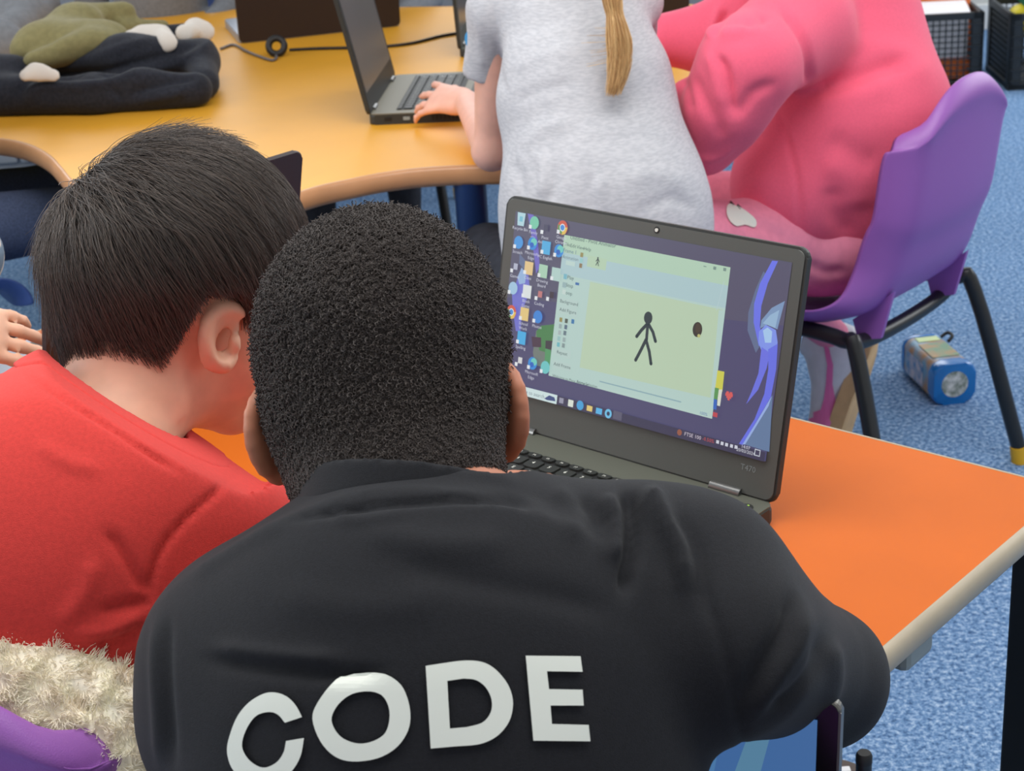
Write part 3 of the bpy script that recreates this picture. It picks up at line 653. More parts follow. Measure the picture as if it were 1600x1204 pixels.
def hand_prims(wrist, dirv, back, side, s=1.0, curl=(.35, .35, .35, .4), thumb=.6, spread=.12):
    """dirv towards the fingers, back the direction the back of the hand faces, side +1 thumb to the right of dirv seen from the back"""
    d = unit(dirv); b = unit(A_(back)-d*(A_(back)@d)); t = side*np.cross(d, b); P = []
    w = A_(wrist); k = w+d*.066*s
    P += [cone(w-d*.01, w+d*.02, .017*s, .02*s, (b, 1.35), .012), cone(w+d*.02+t*.012*s, k+t*.017*s, .0135*s, .0115*s, (b, 1.15), .012), cone(w+d*.02-t*.010*s, k-t*.017*s, .0135*s, .0105*s, (b, 1.15), .012), cone(w+d*.02, k, .0145*s, .0125*s, (b, 1.15), .012)]
    for i, (off, ln, r) in enumerate(((.024, .054, .0068), (.008, .06, .007), (-.008, .056, .0068), (-.0225, .044, .006))):
        p = k+t*off*s; a = curl[i]; sp = spread*(1.5-i)*.66; dd = unit(d+t*sp); q = p-d*.012*s
        for j, (f, m_) in enumerate(((.44, .5), (.31, 1.05), (.25, 1.7))):
            ang = a*m_; v = dd*math.cos(ang)-b*math.sin(ang); n = p+v*ln*f*s
            P.append(cone(q if j == 0 else p, n, r*s*(1-.07*j), r*s*(.94-.08*j), None, .004)); q = p; p = n
    p0 = w+d*.014*s+t*.014*s-b*.004*s; p1 = p0+(t*math.sin(thumb)+d*math.cos(thumb))*.03*s-b*.007*s; p2 = p1+unit(d*1.0+t*.35-b*.15)*.024*s; p3 = p2+unit(d-b*.25+t*.02)*.019*s
    P += [cone(p0, p1, .0115*s, .0092*s, None, .008), cone(p1, p2, .0085*s, .0076*s, None, .004), cone(p2, p3, .0076*s, .006*s, None, .004)]
    return P
def leg_prims(hip, knee, ankle, s=1.0): return [cone(hip, knee, .068*s, .049*s), cone(knee, ankle, .046*s, .031*s)]
def shoe(parent, M4, upper, sole, length=.2, name='shoe'):
    """sneaker: local x lateral, y towards the toe from the heel, z up from the sole"""
    k = length/.2; R = np.array(M4.to_3x3()); T = np.array(M4.translation); g = lambda x, y, z: T+R@(k*A_((x, y, z)))
    ax = (R[:, 0], R[:, 1], R[:, 2])
    pr = [ell(g(0, .042, .045), A_((.034, .048, .05))*k, ax, .02), cone(g(0, .045, .05), g(0, .14, .03), .034*k, .028*k, None, .02), ell(g(0, .155, .027), A_((.036, .045, .028))*k, ax, .015), cone(g(0, .03, .05), g(0, .022, .095), .032*k, .034*k, None, .015)]
    o, V, Q = solid(name, pr, .004, upper, parent, cuts=[(g(0, 0, .014), -R[:, 2]), (g(0, .03, .1), unit(R[:, 2]-.15*R[:, 1]))])
    bm = bmesh.new(); out = []
    for i in range(28):
        a = 2*PI*i/28; y = .1+.102*math.sin(a); w = (.036 if y > .1 else .033)*(1-.12*max(0, (.09-abs(y-.07))/.09)); out.append((w*math.copysign(abs(math.cos(a))**.75, math.cos(a))*k, y*k))
    prism(bm, out, 0, .022*k, .004*k); bmesh.ops.transform(bm, matrix=M4, verts=bm.verts[:]); obj('sole', bm, sole, o, True, .7)
    return o
M['chair_blue'] = mat('blue_polypropylene', (70, 92, 150), .45); M['dark_top'] = mat('black_jumper', (40, 42, 48), .85, .2)
M['iris'] = mat('dark_iris', (40, 26, 18), .2)
M['skin_brown'] = mat('brown_skin', (184, 120, 92), .5, .4, noise=.06, nscale=60, sss=.12)
M['skin_tan'] = mat('light_brown_skin', (238, 184, 154), .5, .4, noise=.05, nscale=50, sss=.12)
M['skin_pale'] = mat('pale_skin', (235, 180, 160), .5, .4, noise=.04, nscale=50, sss=.12)
M['hair_black'] = mat('black_hair', (58, 49, 45), .38, .6)
M['hair_afro'] = mat('black_coiled_hair', (62, 54, 50), .55, .4)
M['hair_blonde'] = mat('dark_blonde_hair', (214, 172, 112), .45, .5, rgb2=(176, 130, 76), nscale=300)
def strand_random(m, c1, c2):
    nt = m.node_tree; b = nt.nodes['Principled BSDF']; h = nt.nodes.new('ShaderNodeHairInfo'); r = nt.nodes.new('ShaderNodeValToRGB'); r.color_ramp.elements[0].color = lin(c1)+(1,); r.color_ramp.elements[1].color = lin(c2)+(1,)
    nt.links.new(h.outputs['Random'], r.inputs[0]); nt.links.new(r.outputs[0], b.inputs['Base Color'])
M['blonde_strand'] = mat('blonde_strand', (214, 172, 112), .42, .5); strand_random(M['blonde_strand'], (160, 112, 62), (236, 198, 138))
M['black_strand'] = mat('black_strand', (58, 49, 45), .36, .6); strand_random(M['black_strand'], (44, 38, 36), (108, 94, 84))
M['black_shirt'] = mat('black_cotton', (27, 28, 32), .8, .2, noise=.12, nscale=500, bump=.25, bscale=1500, sheen=.06)
M['red_shirt'] = mat('red_cotton', (214, 66, 60), .85, .2, noise=.06, nscale=350, bump=.25, bscale=1400, sheen=.1)
M['pink_fleece'] = mat('pink_sweatshirt', (243, 104, 132), .9, .15, noise=.03, nscale=300, bump=.2, bscale=1200, sheen=.15)
M['pink_trousers'] = mat('dusty_pink_jersey', (232, 140, 165), .85, .2, noise=.04, nscale=100)
M['dark_trousers'] = mat('dark_trousers', (52, 54, 62), .8, .2, noise=.15, nscale=60)
M['jeans'] = mat('dark_blue_denim', (72, 82, 108), .85, .2, noise=.2, nscale=300)
M['shoe_white'] = mat('white_leather', (226, 224, 230), .5, .4, noise=.03, nscale=60)
M['gum_sole'] = mat('tan_gum_sole', (222, 182, 132), .6, .3, noise=.08, nscale=40)
M['white_print'] = mat('white_vinyl_print', (222, 226, 216), .55, .3)
def heather():
    m = mat('grey_marl_jersey', (214, 216, 224), .9, .15, sheen=.1); nt = m.node_tree; b = nt.nodes['Principled BSDF']; tc = nt.nodes.new('ShaderNodeTexCoord'); mp = nt.nodes.new('ShaderNodeMapping')
    mp.inputs['Scale'].default_value = (60, 60, 260); mp.inputs['Rotation'].default_value = (0, .25, 0); n = nt.nodes.new('ShaderNodeTexNoise'); n.inputs['Detail'].default_value = 3; n.inputs['Scale'].default_value = 1.6
    r = nt.nodes.new('ShaderNodeValToRGB'); r.color_ramp.elements[0].position = .38; r.color_ramp.elements[1].position = .62; r.color_ramp.elements[0].color = lin((184, 185, 190))+(1,); r.color_ramp.elements[1].color = lin((200, 200, 204))+(1,)
    nt.links.new(tc.outputs['Object'], mp.inputs[0]); nt.links.new(mp.outputs[0], n.inputs['Vector']); nt.links.new(n.outputs['Fac'], r.inputs[0]); nt.links.new(r.outputs[0], b.inputs['Base Color']); return m
M['grey_marl'] = heather()
def seat_matrix(pos, fwd, up):
    f = unit(fwd); u = unit(A_(up)-f*(A_(up)@f)); r = np.cross(f, u); return Matrix(((r[0], f[0], u[0], pos[0]), (r[1], f[1], u[1], pos[1]), (r[2], f[2], u[2], pos[2]), (0, 0, 0, 1)))
def lower_body(parent, hipc, heading, trousers, upper, sole, lat=.075, thigh=.33, shin=.33, s=1.0, spread=.03, res=.006, tuck=0.0):
    a = math.radians(heading); f = A_((math.sin(a), math.cos(a), 0)); r = A_((math.cos(a), -math.sin(a), 0)); P = [ell(hipc, (.13*s, .11*s, .085*s), (r, f, (0, 0, 1)), .03)]
    for sx in (1, -1):
        h = hipc+r*sx*lat; k = h+f*thigh+r*sx*spread; k[2] = hipc[2]-.01; an = k+f*(.03-tuck); an[2] = .085
        P += leg_prims(h, k, an, s); T = seat_matrix((an[0]-f[0]*.045, an[1]-f[1]*.045, 0), f, (0, 0, 1)); shoe(parent, T, upper, sole)
    f_ = solid('trousers', P, res, trousers, parent, .006, cuts=[((0, 0, .075), (0, 0, -1))], noise=.003, nscale=24)
    return f_
# ------------------------------------------------------------------ moulded classroom chairs
def chair(loc, rz, label, seat_h=.355, group=None, name='classroom_chair', col='purple', top=.65, drop=.02):
    """local y is the way the sitter faces, origin on the floor below the middle of the seat"""
    r = empty(name, loc, rz, label, 'chair', group)
    prof = [(.20, seat_h-.035), (.195, seat_h-.012), (.165, seat_h+.006), (.08, seat_h), (-.02, seat_h-.006), (-.10, seat_h-.002), (-.15, seat_h+.02), (-.178, seat_h+.065), (-.195, seat_h+.12), (-.212, seat_h+.17), (-.226, top-.06), (-.236, top-.02), (-.242, top)]
    prof = [(p[0], p[1]) for p in smooth_path([(a, b, 0) for a, b in prof], 3)]; n = len(prof); ss = np.linspace(-1, 1, 17); rows = []
    for i, (y, z) in enumerate(prof):
        t = i/(n-1); back = min(1, max(0, (t-.40)/.2)); a = A_(prof[min(i+1, n-1)])-A_(prof[max(i-1, 0)]); a /= np.linalg.norm(a); nrm = A_((-a[1], a[0]))*-1   # outward: under the seat, behind the back
        hw = .195-.036*back-(.03*max(0, (t-.86)/.14)**2); row = []
        for s in ss:
            dish = (-.016+.04*back)*(1-s*s); e = max(0, abs(s)-.84)/.16; e2 = max(0, (t-.90)/.10)*.62; e1 = e; e = min(1.1, math.hypot(e1, e2)); fl = (.028+.022*back)*e**1.5
            off = (dish if back == 0 else 0)
            yy = y+nrm[0]*fl-(.014*back*(1-s*s)); zz = z+nrm[1]*fl+(off if back < .5 else 0)
            row.append((s*hw*(1+.02*e), yy, zz-drop*abs(s)**2.5*min(1, max(0, (t-.72)/.2))))
        rows.append(row)
    V = [p for row in rows for p in row]; w = len(ss); F = [(i*w+j, i*w+j+1, (i+1)*w+j+1, (i+1)*w+j) for i in range(n-1) for j in range(w-1)]
    sh = pydata('seat_shell', V, F, M[col], r, True); md = sh.modifiers.new('thickness', 'SOLIDIFY'); md.thickness = .0055; md.offset = 0
    md = sh.modifiers.new('smooth', 'SUBSURF'); md.levels = 1; md.render_levels = 1
    dg = bpy.context.evaluated_depsgraph_get(); me = bpy.data.meshes.new_from_object(sh.evaluated_get(dg)); sh.modifiers.clear(); sh.data = me
    for sx in (1, -1):
        x = sx*.155; bm = bmesh.new()
        tube(bm, smooth_path([(sx*.225, -.25, .012), (sx*.192, -.165, seat_h-.045), (sx*.178, -.13, seat_h-.022), (x, 0, seat_h-.026), (x, .12, seat_h-.03), (sx*.175, .16, seat_h-.05), (sx*.205, .235, .012)], 5), .013, 12)
        lg = obj('side_frame', bm, M['black_metal'], r, True, .8)
        for (fx, fy) in ((.225, -.25), (.205, .235)):
            bm = bmesh.new(); tube(bm, [(sx*fx, fy, 0), (sx*(fx-.002), fy*.985, .03)], .0155, 12); obj('foot_cap', bm, M['yellow_cap'], lg, True, .8)
    for y, nm in ((-.135, 'cross_bar'), (.10, 'cross_bar')):
        bm = bmesh.new(); tube(bm, smooth_path([(-.16, y, seat_h-.034), (-.10, y-.004, seat_h-.040), (0, y-.006, seat_h-.042), (.10, y-.004, seat_h-.040), (.16, y, seat_h-.034)], 4), .0125, 12); obj(nm, bm, M['black_metal'], r, True, .8)
    for sx in (1, -1):
        bm = bmesh.new(); V0 = [(sx*.12, -.115, seat_h-.008), (sx*.12, -.185, seat_h+.05), (sx*.12, -.165, seat_h-.03), (sx*.12, -.125, seat_h-.04)]
        a = [bm.verts.new((p[0]-.004, p[1], p[2])) for p in V0]; b = [bm.verts.new((p[0]+.004, p[1], p[2])) for p in V0]
        bm.faces.new(a); bm.faces.new(b[::-1])
        for i in range(4): bm.faces.new((a[i], b[i], b[(i+1) % 4], a[(i+1) % 4]))
        obj('support_rib', bm, M[col], r)
    return r
def chair_yaw(fwd): return math.atan2(-fwd[0], fwd[1])
PF = A_((-.738, .675, 0)); PL = A_((.675, .738, 0))
pc = A_((.640, 2.53, 0))+PF*.135
chair((pc[0], pc[1], 0), chair_yaw(PF), 'purple plastic chair with black tube legs holding the child in the pink sweatshirt', top=.715, drop=.08)
# ------------------------------------------------------------------ boy in black
def hair_cap(name, prims, grow, keep, m, parent, res=.003, noise=.0):
    return solid(name, prims, res, m, parent, grow, keep=keep, noise=noise, nscale=60)
def local(X, C, Ax): return (X-C)@Ax.T
Cb = at(597, 536, 1.10)
Ab = np.array([RGT*math.cos(.10)+UPV*math.sin(.10), FWD, UPV*math.cos(.10)-RGT*math.sin(.10)])
n_ = math.radians(4); Ab = np.array([Ab[0], Ab[1]*math.cos(n_)-Ab[2]*math.sin(n_), Ab[2]*math.cos(n_)+Ab[1]*math.sin(n_)])
Hp = head_prims(Cb, Ab, 1.0, ear_z=-.054, ear_flare=.5)
Nb = at(640, 825, 1.03); SLb = at(398, 1034, 1.03); SRb = at(1074, 938, 1.04); ELb = A_((-.205, 1.09, .665)); ERb = at(1276, 1058, 1.13)
WLb = A_((-.025, 1.26, .646)); WRb = A_((.10, 1.09, .645)); HIPb = A_((-.04, .66, .45))
BN = unit((0, .85, -.52))
core = [cone(HIPb, at(675, 1000, 1.02), .12, .11, (BN, 1.5)), cone(SLb, SRb, .04, .04)]
body_p = Hp + [cone(Cb-.06*Ab[2]-.03*Ab[1], Nb, .054, .056, None, .03)] + core + [cone(SLb, ELb, .042, .034), cone(ELb, WLb, .034, .02), cone(SRb, ERb, .042, .034), cone(ERb, WRb, .034, .02)]
body_p += hand_prims(WLb, (.05, .085, -.006), (0, 0, 1), 1, .95, (.42, .42, .45, .5)) + hand_prims(WRb, (-.6, .7, -.1), (.2, .1, 1), -1, .95, (.3, .3, .3, .3))
boy_b, V_, Q_ = solid('person', body_p, .0028, M['skin_brown'])
tag(boy_b, 'boy with short coiled black hair in a black CODE shirt, seen from behind', 'person'); eyes(Cb, Ab, 1.0, boy_b)
def afro_mask(X):
    q = local(X, Cb, Ab); y, z = q[..., 1], q[..., 2]
    ln = np.interp(y, [-.10, -.05, -.02, -.008, .02, .045, .06, .10], [-.100, -.100, -.098, -.038, -.024, -.05, .03, .045])
    return ln+.003*np.sin(q[..., 0]*160)-z
hb, Vh, Qh = hair_cap('hair', Hp[:5]+[cone(Cb-.06*Ab[2]-.03*Ab[1], (Cb-.06*Ab[2]-.03*Ab[1])*.45+Nb*.55, .054, .055, None, .03)], .0090, afro_mask, M['hair_afro'], boy_b, .003, .0012)
rg = np.random.default_rng(3); nC = 60000; Ph, Nh = surface_points(Vh, Qh, nC, rg)
kk = 9; th = np.linspace(0, 2*PI*1.35, kk)[None, :]+rg.uniform(0, 6.28, (nC, 1)); u = np.cross(Nh, rg.normal(size=(nC, 3))); u /= np.linalg.norm(u, axis=1)[:, None]; w = np.cross(Nh, u)
rad = rg.uniform(.0006, .0014, (nC, 1)); hgt = np.linspace(-.002, 1, kk)[None, :]*rg.uniform(.0018, .0038, (nC, 1))
q = local(Ph, Cb, Ab); short = np.clip((q[:, 2]+.10)/.05, .35, 1)[:, None]; hgt = hgt*short
tilt = rg.normal(size=(nC, 3))*.35
C3 = Ph[:, None]+u[:, None]*(np.cos(th)*rad)[..., None]+w[:, None]*(np.sin(th)*rad)[..., None]+(Nh+tilt)[:, None]*hgt[..., None]
strands('hair_coils', C3, .0003, M['hair_afro'], hb, 'stuff', False)
# shirt
Tb = at(640, 922, 1.03)
sh_p = [cone(HIPb, at(680, 1120, 1.0), .135, .150, (BN, 1.5), .03), cone(at(680, 1120, 1.0), at(692, 1072, 1.02), .150, .122, (BN, 1.45), .04), cone(Tb, SLb, .05, .052, None, .05), cone(Tb, SRb, .048, .056, None, .05), cone(SLb, SRb, .05, .05, None, .05),
        cone(SLb, at(380, 1130, 1.04), .056, .052, None, .03), cone(at(380, 1130, 1.04), ELb, .052, .045, None, .03), cone(ELb, WLb, .044, .03, None, .02), cone(SRb, ERb, .058, .0395, None, .03), cone(at(1150, 1020, .99), ERb, .050, .038, None, .03), cone(ERb, WRb, .042, .03, None, .02),
        cone(at(900, 908, 1.03), at(985, 896, 1.035), .048, .05, None, .03)]
ctop = at(640, 757, 1.04); cn = unit(UPV+FWD*.26+RGT*.08)
sh_p += [cone(Nb-cn*.02, ctop+cn*.06, .0555, .0575, None, .004, True)]
fb = [([(975, 765), (985, 800), (983, 870), (975, 930)], 12, -.010), ([(950, 770), (962, 830), (958, 880)], 14, .007), ([(1010, 760), (1030, 800), (1060, 860), (1075, 930)], 16, .009), ([(1045, 800), (1085, 860), (1105, 960)], 13, -.003),
      ([(905, 780), (930, 800), (950, 830)], 13, -.0035), ([(860, 765), (890, 790), (900, 850)], 16, .003),
      ([(320, 1030), (420, 1045), (520, 1055), (600, 1050)], 11, -.004), ([(330, 1010), (430, 1022), (540, 1030)], 12, .003), ([(420, 930), (560, 950), (700, 940)], 30, .002),
      ([(620, 880), (720, 905), (860, 930), (960, 960)], 22, -.0025), ([(560, 830), (680, 850), (800, 850)], 24, .003),
      ([(247, 960), (243, 1040), (247, 1120), (252, 1204)], 9, .003), ([(262, 960), (262, 1060), (272, 1204)], 8, -.003), ([(1090, 900), (1130, 1010), (1150, 1100), (1165, 1190)], 7, -.0025),
      ([(1240, 920), (1225, 980), (1190, 1040), (1150, 1110)], 12, -.005), ([(1262, 950), (1245, 1010), (1210, 1065), (1175, 1120)], 13, .0045), ([(1285, 985), (1275, 1040), (1240, 1085), (1200, 1110)], 11, -.005), ([(1300, 1000), (1305, 1060), (1290, 1110)], 11, .004),
      ([(450, 812), (540, 795), (640, 783), (740, 778), (800, 782), (830, 795)], 6, -.005), ([(470, 770), (560, 752), (660, 742), (760, 742), (812, 760)], 14, .003), ([(520, 805), (560, 812), (640, 800)], 10, .002), ([(300, 900), (340, 870), (400, 835), (450, 815)], 12, .002)]
shirt_b, Vs, Qs = solid('shirt', sh_p, .0034, M['black_shirt'], boy_b, 0, 2, cuts=[(ctop, cn, -.074), (HIPb-(0, .02, .05), (0, -.52, -.85)), (WLb, WLb-ELb, .06), (WRb, WRb-ERb, .06)], fold=fb, noise=.0012, nscale=22, seed=5)
solid('collar', [cone(ctop-cn*.075, ctop+cn*.03, .0735, .0655, None, .004), cone(ctop-cn*.09, ctop+cn*.05, .060, .060, None, .004, True)], .0025, M['black_shirt'], shirt_b, cuts=[(ctop+cn*.002, cn), (ctop-cn*.040, unit(-cn-FWD*.10))], fold=[([(470, 790), (560, 772), (660, 762), (760, 764), (815, 780)], 5, -.0022)])
# the printed word, cut as flat letters and laid on the cloth
tr = BVHTree.FromPolygons([Vector(v) for v in Vs], [tuple(q) for q in Qs])
def zc(pts): return [(220+x/2.162, 850+y/2.162) for x, y in pts]
def smooth_closed(pts, n=4):
    P_ = [(p[0], p[1], 0) for p in pts]; m_ = len(P_); S = smooth_path([P_[-1]]+P_+[P_[0], P_[1]], n); return [tuple(p[:2]) for p in S[n:-n]][:m_*n]
def cloth_print(name, outer, inner, parent, m, step=7.0, tree=None):
    loops = [outer]+([inner] if inner else []); V, E = [], []
    for L in loops:
        D = []
        for a, b in zip(L, L[1:]+L[:1]):
            k = max(1, int(math.hypot(b[0]-a[0], b[1]-a[1])/step)); D += [(a[0]+(b[0]-a[0])*i/k, a[1]+(b[1]-a[1])*i/k) for i in range(k)]
        o = len(V); V += D; E += [(o+i, o+(i+1) % len(D)) for i in range(len(D))]
    def inside(p):
        r = False
        for a, b in E:
            (x1, y1), (x2, y2) = VV[a], VV[b]
            if (y1 > p[1]) != (y2 > p[1]) and p[0] < (x2-x1)*(p[1]-y1)/(y2-y1)+x1: r = not r
        return r
    VV = list(V); xs, ys = zip(*outer)
    for x in np.arange(min(xs), max(xs), step):
        for y in np.arange(min(ys), max(ys), step):
            if inside((x, y)) and min((x-a)**2+(y-b)**2 for a, b in VV) > (step*.6)**2: V.append((x, y))
    r = delaunay_2d_cdt([Vector(p) for p in V], E, [], 0, 1e-5)
    F = [f for f in r[2] if inside((sum(r[0][i][0] for i in f)/len(f), sum(r[0][i][1] for i in f)/len(f)))]
    P3 = []
    for v in r[0]:
        d = Vector(ray(v[0], v[1])).normalized(); h = (tree or tr).ray_cast(Vector(CAM), d)
        P3.append(h[0]+h[1]*.0022 if h[0] is not None else None)
    F = [f for f in F if all(P3[i] is not None for i in f)]; ks = sorted({i for f in F for i in f}); mp_ = {k: j for j, k in enumerate(ks)}
    return pydata(name, [P3[k] for k in ks], [[mp_[i] for i in f] for f in F], m, parent, False)
def arc(p): return [tuple(q[:2]) for q in smooth_path([(x, y, 0) for x, y in p], 4)]
ltr = {'letter_c': (arc([(550, 583), (530, 545), (500, 515), (460, 501), (420, 506), (372, 535), (335, 580), (312, 635), (300, 690), (310, 740), (333, 775), (370, 800), (420, 812), (470, 797), (515, 765), (545, 715), (557, 653)])+arc([(497, 663), (488, 703), (462, 737), (420, 752), (378, 730), (353, 692), (353, 655), (372, 610), (400, 577), (440, 566), (470, 575), (493, 602)]), None),
       'letter_o': (smooth_closed([(585, 590), (602, 535), (650, 475), (710, 443), (770, 434), (830, 441), (880, 475), (905, 530), (912, 590), (898, 642), (860, 690), (800, 722), (720, 732), (660, 715), (612, 665)]), smooth_closed([(649, 585), (672, 540), (715, 507), (770, 497), (815, 509), (838, 545), (842, 590), (828, 636), (790, 663), (740, 672), (690, 656), (660, 625)])),
       'letter_d': ([(963, 412)]+arc([(1020, 403), (1080, 395), (1130, 395), (1170, 406), (1205, 432), (1238, 475), (1254, 525), (1250, 575), (1232, 615), (1195, 652), (1140, 675), (1060, 682)])+[(980, 689)], [(1035, 462)]+arc([(1090, 454), (1130, 459), (1163, 483), (1183, 525), (1180, 568), (1152, 602), (1100, 617)])+[(1044, 622)]),
       'letter_e': ([(1297, 378), (1480, 380), (1487, 432), (1368, 430), (1375, 490), (1487, 492), (1491, 545), (1380, 545), (1385, 607), (1507, 610), (1513, 665), (1323, 663)], None)}
for nm, (o_, i_) in ltr.items(): cloth_print(nm, zc(o_), zc(i_) if i_ else None, shirt_b, M['white_print'], 5.0)
lower_body(boy_b, HIPb, 8, M['dark_trousers'], M['black_rubber'], M['white_plastic'], s=1.0)
chair((HIPb[0]-.01, HIPb[1]+.06, 0), math.radians(-8), 'purple classroom chair under the boy in the black shirt')

# ------------------------------------------------------------------ boy in red
Cr = at(276, 396, 1.32); Ar = frame(50, 18, 3)
Hr = head_prims(Cr, Ar, 1.04, ear_z=-.052, ear_flare=-.02, ear_s=.74, ear_y=.006)
Nr = at(168, 700, 1.27); SRr = at(362, 858, 1.26); SLr = at(-70, 770, 1.2); HIPr = A_((-.41, 1.03, .445)); ERr = at(520, 900, 1.30); WRr = A_((-.15, 1.30, .55)); ELr = at(-150, 900, 1.22); WLr = A_((-.36, 1.20, .54))
RN = unit(np.cross(SRr-SLr, Nr-HIPr)); RN = RN if RN[1] > 0 else -RN
body_r = Hr+[cone(Cr-.07*Ar[2]-.014*Ar[1], Nr, .044, .05, None, .03), cone(HIPr, (Nr+HIPr)/2+(Nr-HIPr)*.15, .105, .10, (RN, 1.4)), cone(SLr, SRr, .035), cone(SRr, ERr, .036, .03), cone(ERr, WRr, .03, .02), cone(SLr, ELr, .036, .03), cone(ELr, WLr, .03, .02)]
body_r += hand_prims(WRr, (.5, .8, -.1), (0, 0, 1), -1, .92)+hand_prims(WLr, (.5, .8, -.1), (0, 0, 1), 1, .92)
boy_r, V_, Q_ = solid('person', body_r, .0026, M['skin_tan']); tag(boy_r, 'boy with straight black hair in a red shirt, turned towards the laptop', 'person'); eyes(Cr, Ar, 1.04, boy_r)
mid = at(95, 880, 1.19)
rs_p = [cone(HIPr, mid, .125, .125, (RN, 1.35), .03), cone(mid, at(160, 740, 1.26), .128, .10, (RN, 1.4), .04), cone(Nr, SRr, .05, .045, None, .05), cone(Nr, SLr, .05, .045, None, .05), cone(SLr, SRr, .045, .045, None, .05), cone(SRr, ERr, .05, .043, None, .03), cone(SLr, ELr, .05, .043, None, .03), cone(at(350, 880, 1.22), at(300, 1000, 1.2), .05, .05, None, .05)]
nr_up = unit((Cr-.07*Ar[2]-.035*Ar[1])-Nr)
rs_p += [cone(Nr-nr_up*.015, Nr+nr_up*.15, .056, .066, None, .004, True)]
fr = [([(385, 728), (330, 775), (280, 822), (250, 865), (238, 905), (240, 935)], 5, -.004), ([(240, 938), (200, 945), (150, 955)], 8, -.004), ([(235, 925), (215, 905), (190, 860), (165, 830)], 9, -.004), ([(215, 985), (190, 1000), (150, 1010)], 8, -.004), ([(225, 960), (170, 985), (110, 990)], 10, .004), ([(200, 1085), (150, 1075), (110, 1060)], 9, -.004), ([(215, 1110), (190, 1100), (160, 1105)], 8, .004), ([(60, 690), (100, 720), (160, 735)], 12, .002), ([(150, 870), (130, 930), (90, 980)], 14, .003), ([(40, 575), (105, 625), (175, 668), (235, 708), (285, 738)], 5, -.0045)]
shirt_r, Vr, Qr = solid('shirt', rs_p, .0036, M['red_shirt'], boy_r, 0, 2, cuts=[(at(190, 632, 1.24), RGT*.54+UPV*.84, .13), (HIPr-(0, 0, .07), (0, 0, -1)), (ERr, ERr-SRr, .07), (ELr, ELr-SLr, .07)], fold=fr, noise=.0014, nscale=20, seed=9)
pr_, nr_ = at(190, 632, 1.24), unit(RGT*.54+UPV*.84)
def rib_keep(X):
    q = X-pr_; ax_d = np.linalg.norm(np.cross(X-Nr, nr_up), axis=-1); return np.maximum(-(q@nr_)-.017, ax_d-.094)
solid('neck_rib', rs_p, .003, M['red_shirt'], shirt_r, .0022, 1, cuts=[(pr_+nr_*.001, nr_)], keep=rib_keep)
lower_body(boy_r, HIPr, 30, M['jeans'], M['black_rubber'], M['white_plastic'])
chair((-.405, 1.125, 0), math.radians(-4), 'purple classroom chair of the boy in red, in front of the cream fleece', top=.74, drop=.085)
# straight hair, combed out from the crown whorl
rg = np.random.default_rng(11); nS = 42000; kS = 10; ra = A_((.073, .091, .079))*1.04
wl = local(at(163, 292, 1.30), Cr, Ar)/ra; wl = unit(wl)
n0 = rg.normal(size=(nS*2, 3)); n0 /= np.linalg.norm(n0, axis=1)[:, None]
def rcut(n):                                                          # lowest local height of the hair around the head
    az = np.degrees(np.arctan2(np.abs(n[:, 0]), n[:, 1]))             # 0 front, 90 ear, 180 back
    return np.interp(az, [0, 40, 62, 72, 84, 100, 112, 125, 150, 180], [.0, -.01, -.03, -.052, -.022, -.022, -.07, -.104, -.116, -.118])
rootlim = np.interp(np.degrees(np.arctan2(np.abs(n0[:, 0]), n0[:, 1])), [0, 60, 95, 115, 180], [.035, .0, -.012, -.06, -.09])
n0 = n0[(n0*ra)[:, 2] > rootlim][:nS]; nS = len(n0)
ln = rg.uniform(.05, .085, nS); lay = rg.uniform(.002, .017, nS); swirl = .42; pts = np.zeros((nS, kS, 3)); n = n0.copy(); down = A_((0, 0, -1))@Ar.T
alive = np.ones(nS, bool); pts[:, 0] = n*(ra+.001); jit = rg.normal(size=(nS, 3))*.22; cj = rg.uniform(-.010, .012, nS)
clump = np.sin(n0@unit((1, 2, .5))*26)*.10+np.sin(n0@unit((-2, .6, 1))*31)*.10
for j in range(1, kS):
    t = n*(n@wl)[:, None]-wl; d = np.linalg.norm(t, axis=1)[:, None]; t /= np.maximum(d, 1e-3); sw = np.cross(n, t); t = t*math.cos(swirl)+sw*(math.sin(swirl)*np.exp(-d*1.1)+clump[:, None]*.9)
    t = t+jit*.9+np.where(n[:, 2] < .25, 1.0, .25)[:, None]*down*.9; t -= n*(np.sum(t*n, 1))[:, None]; t /= np.maximum(np.linalg.norm(t, axis=1), 1e-6)[:, None]
    n = n+t*(ln/(kS-1)/ra.mean())[:, None]; n /= np.linalg.norm(n, axis=1)[:, None]
    f = j/(kS-1); hgt = lay*math.sin(min(1, f*1.25)*PI*.5)+.003*f
    z0 = -.3; nz = n[:, 2]; azu = n[:, :2]/np.maximum(np.linalg.norm(n[:, :2], axis=1), 1e-6)[:, None]; gg = np.where(nz > z0, np.sqrt(np.maximum(1-nz*nz, 0)), math.sqrt(1-z0*z0)*(1-.50*(z0-nz))); pn = np.concatenate([azu*gg[:, None], np.where(nz > z0, nz, z0+(nz-z0)*1.65)[:, None]], 1); p = pn*ra+n*hgt[:, None]; p = p; low = np.clip((-.02-p[:, 2])/.05, 0, 1); rr = np.linalg.norm(p[:, :2], axis=1); r0 = np.linalg.norm((ra[:2]*unit((1, 1))))
    eq = np.sqrt(np.maximum((ra[0]*n[:, 0])**2+(ra[1]*n[:, 1])**2, 1e-9)); sc = 1-low*.02; p[:, :2] *= sc[:, None]
    lim = rcut(n)+cj*np.where(np.abs(n[:, 1]) < .45, .35, 1); stop = p[:, 2] < lim; new = np.where((alive & ~stop)[:, None], p, pts[:, j-1]+(pts[:, j-1]-pts[:, max(j-2, 0)])*.04); alive &= ~stop; pts[:, j] = new
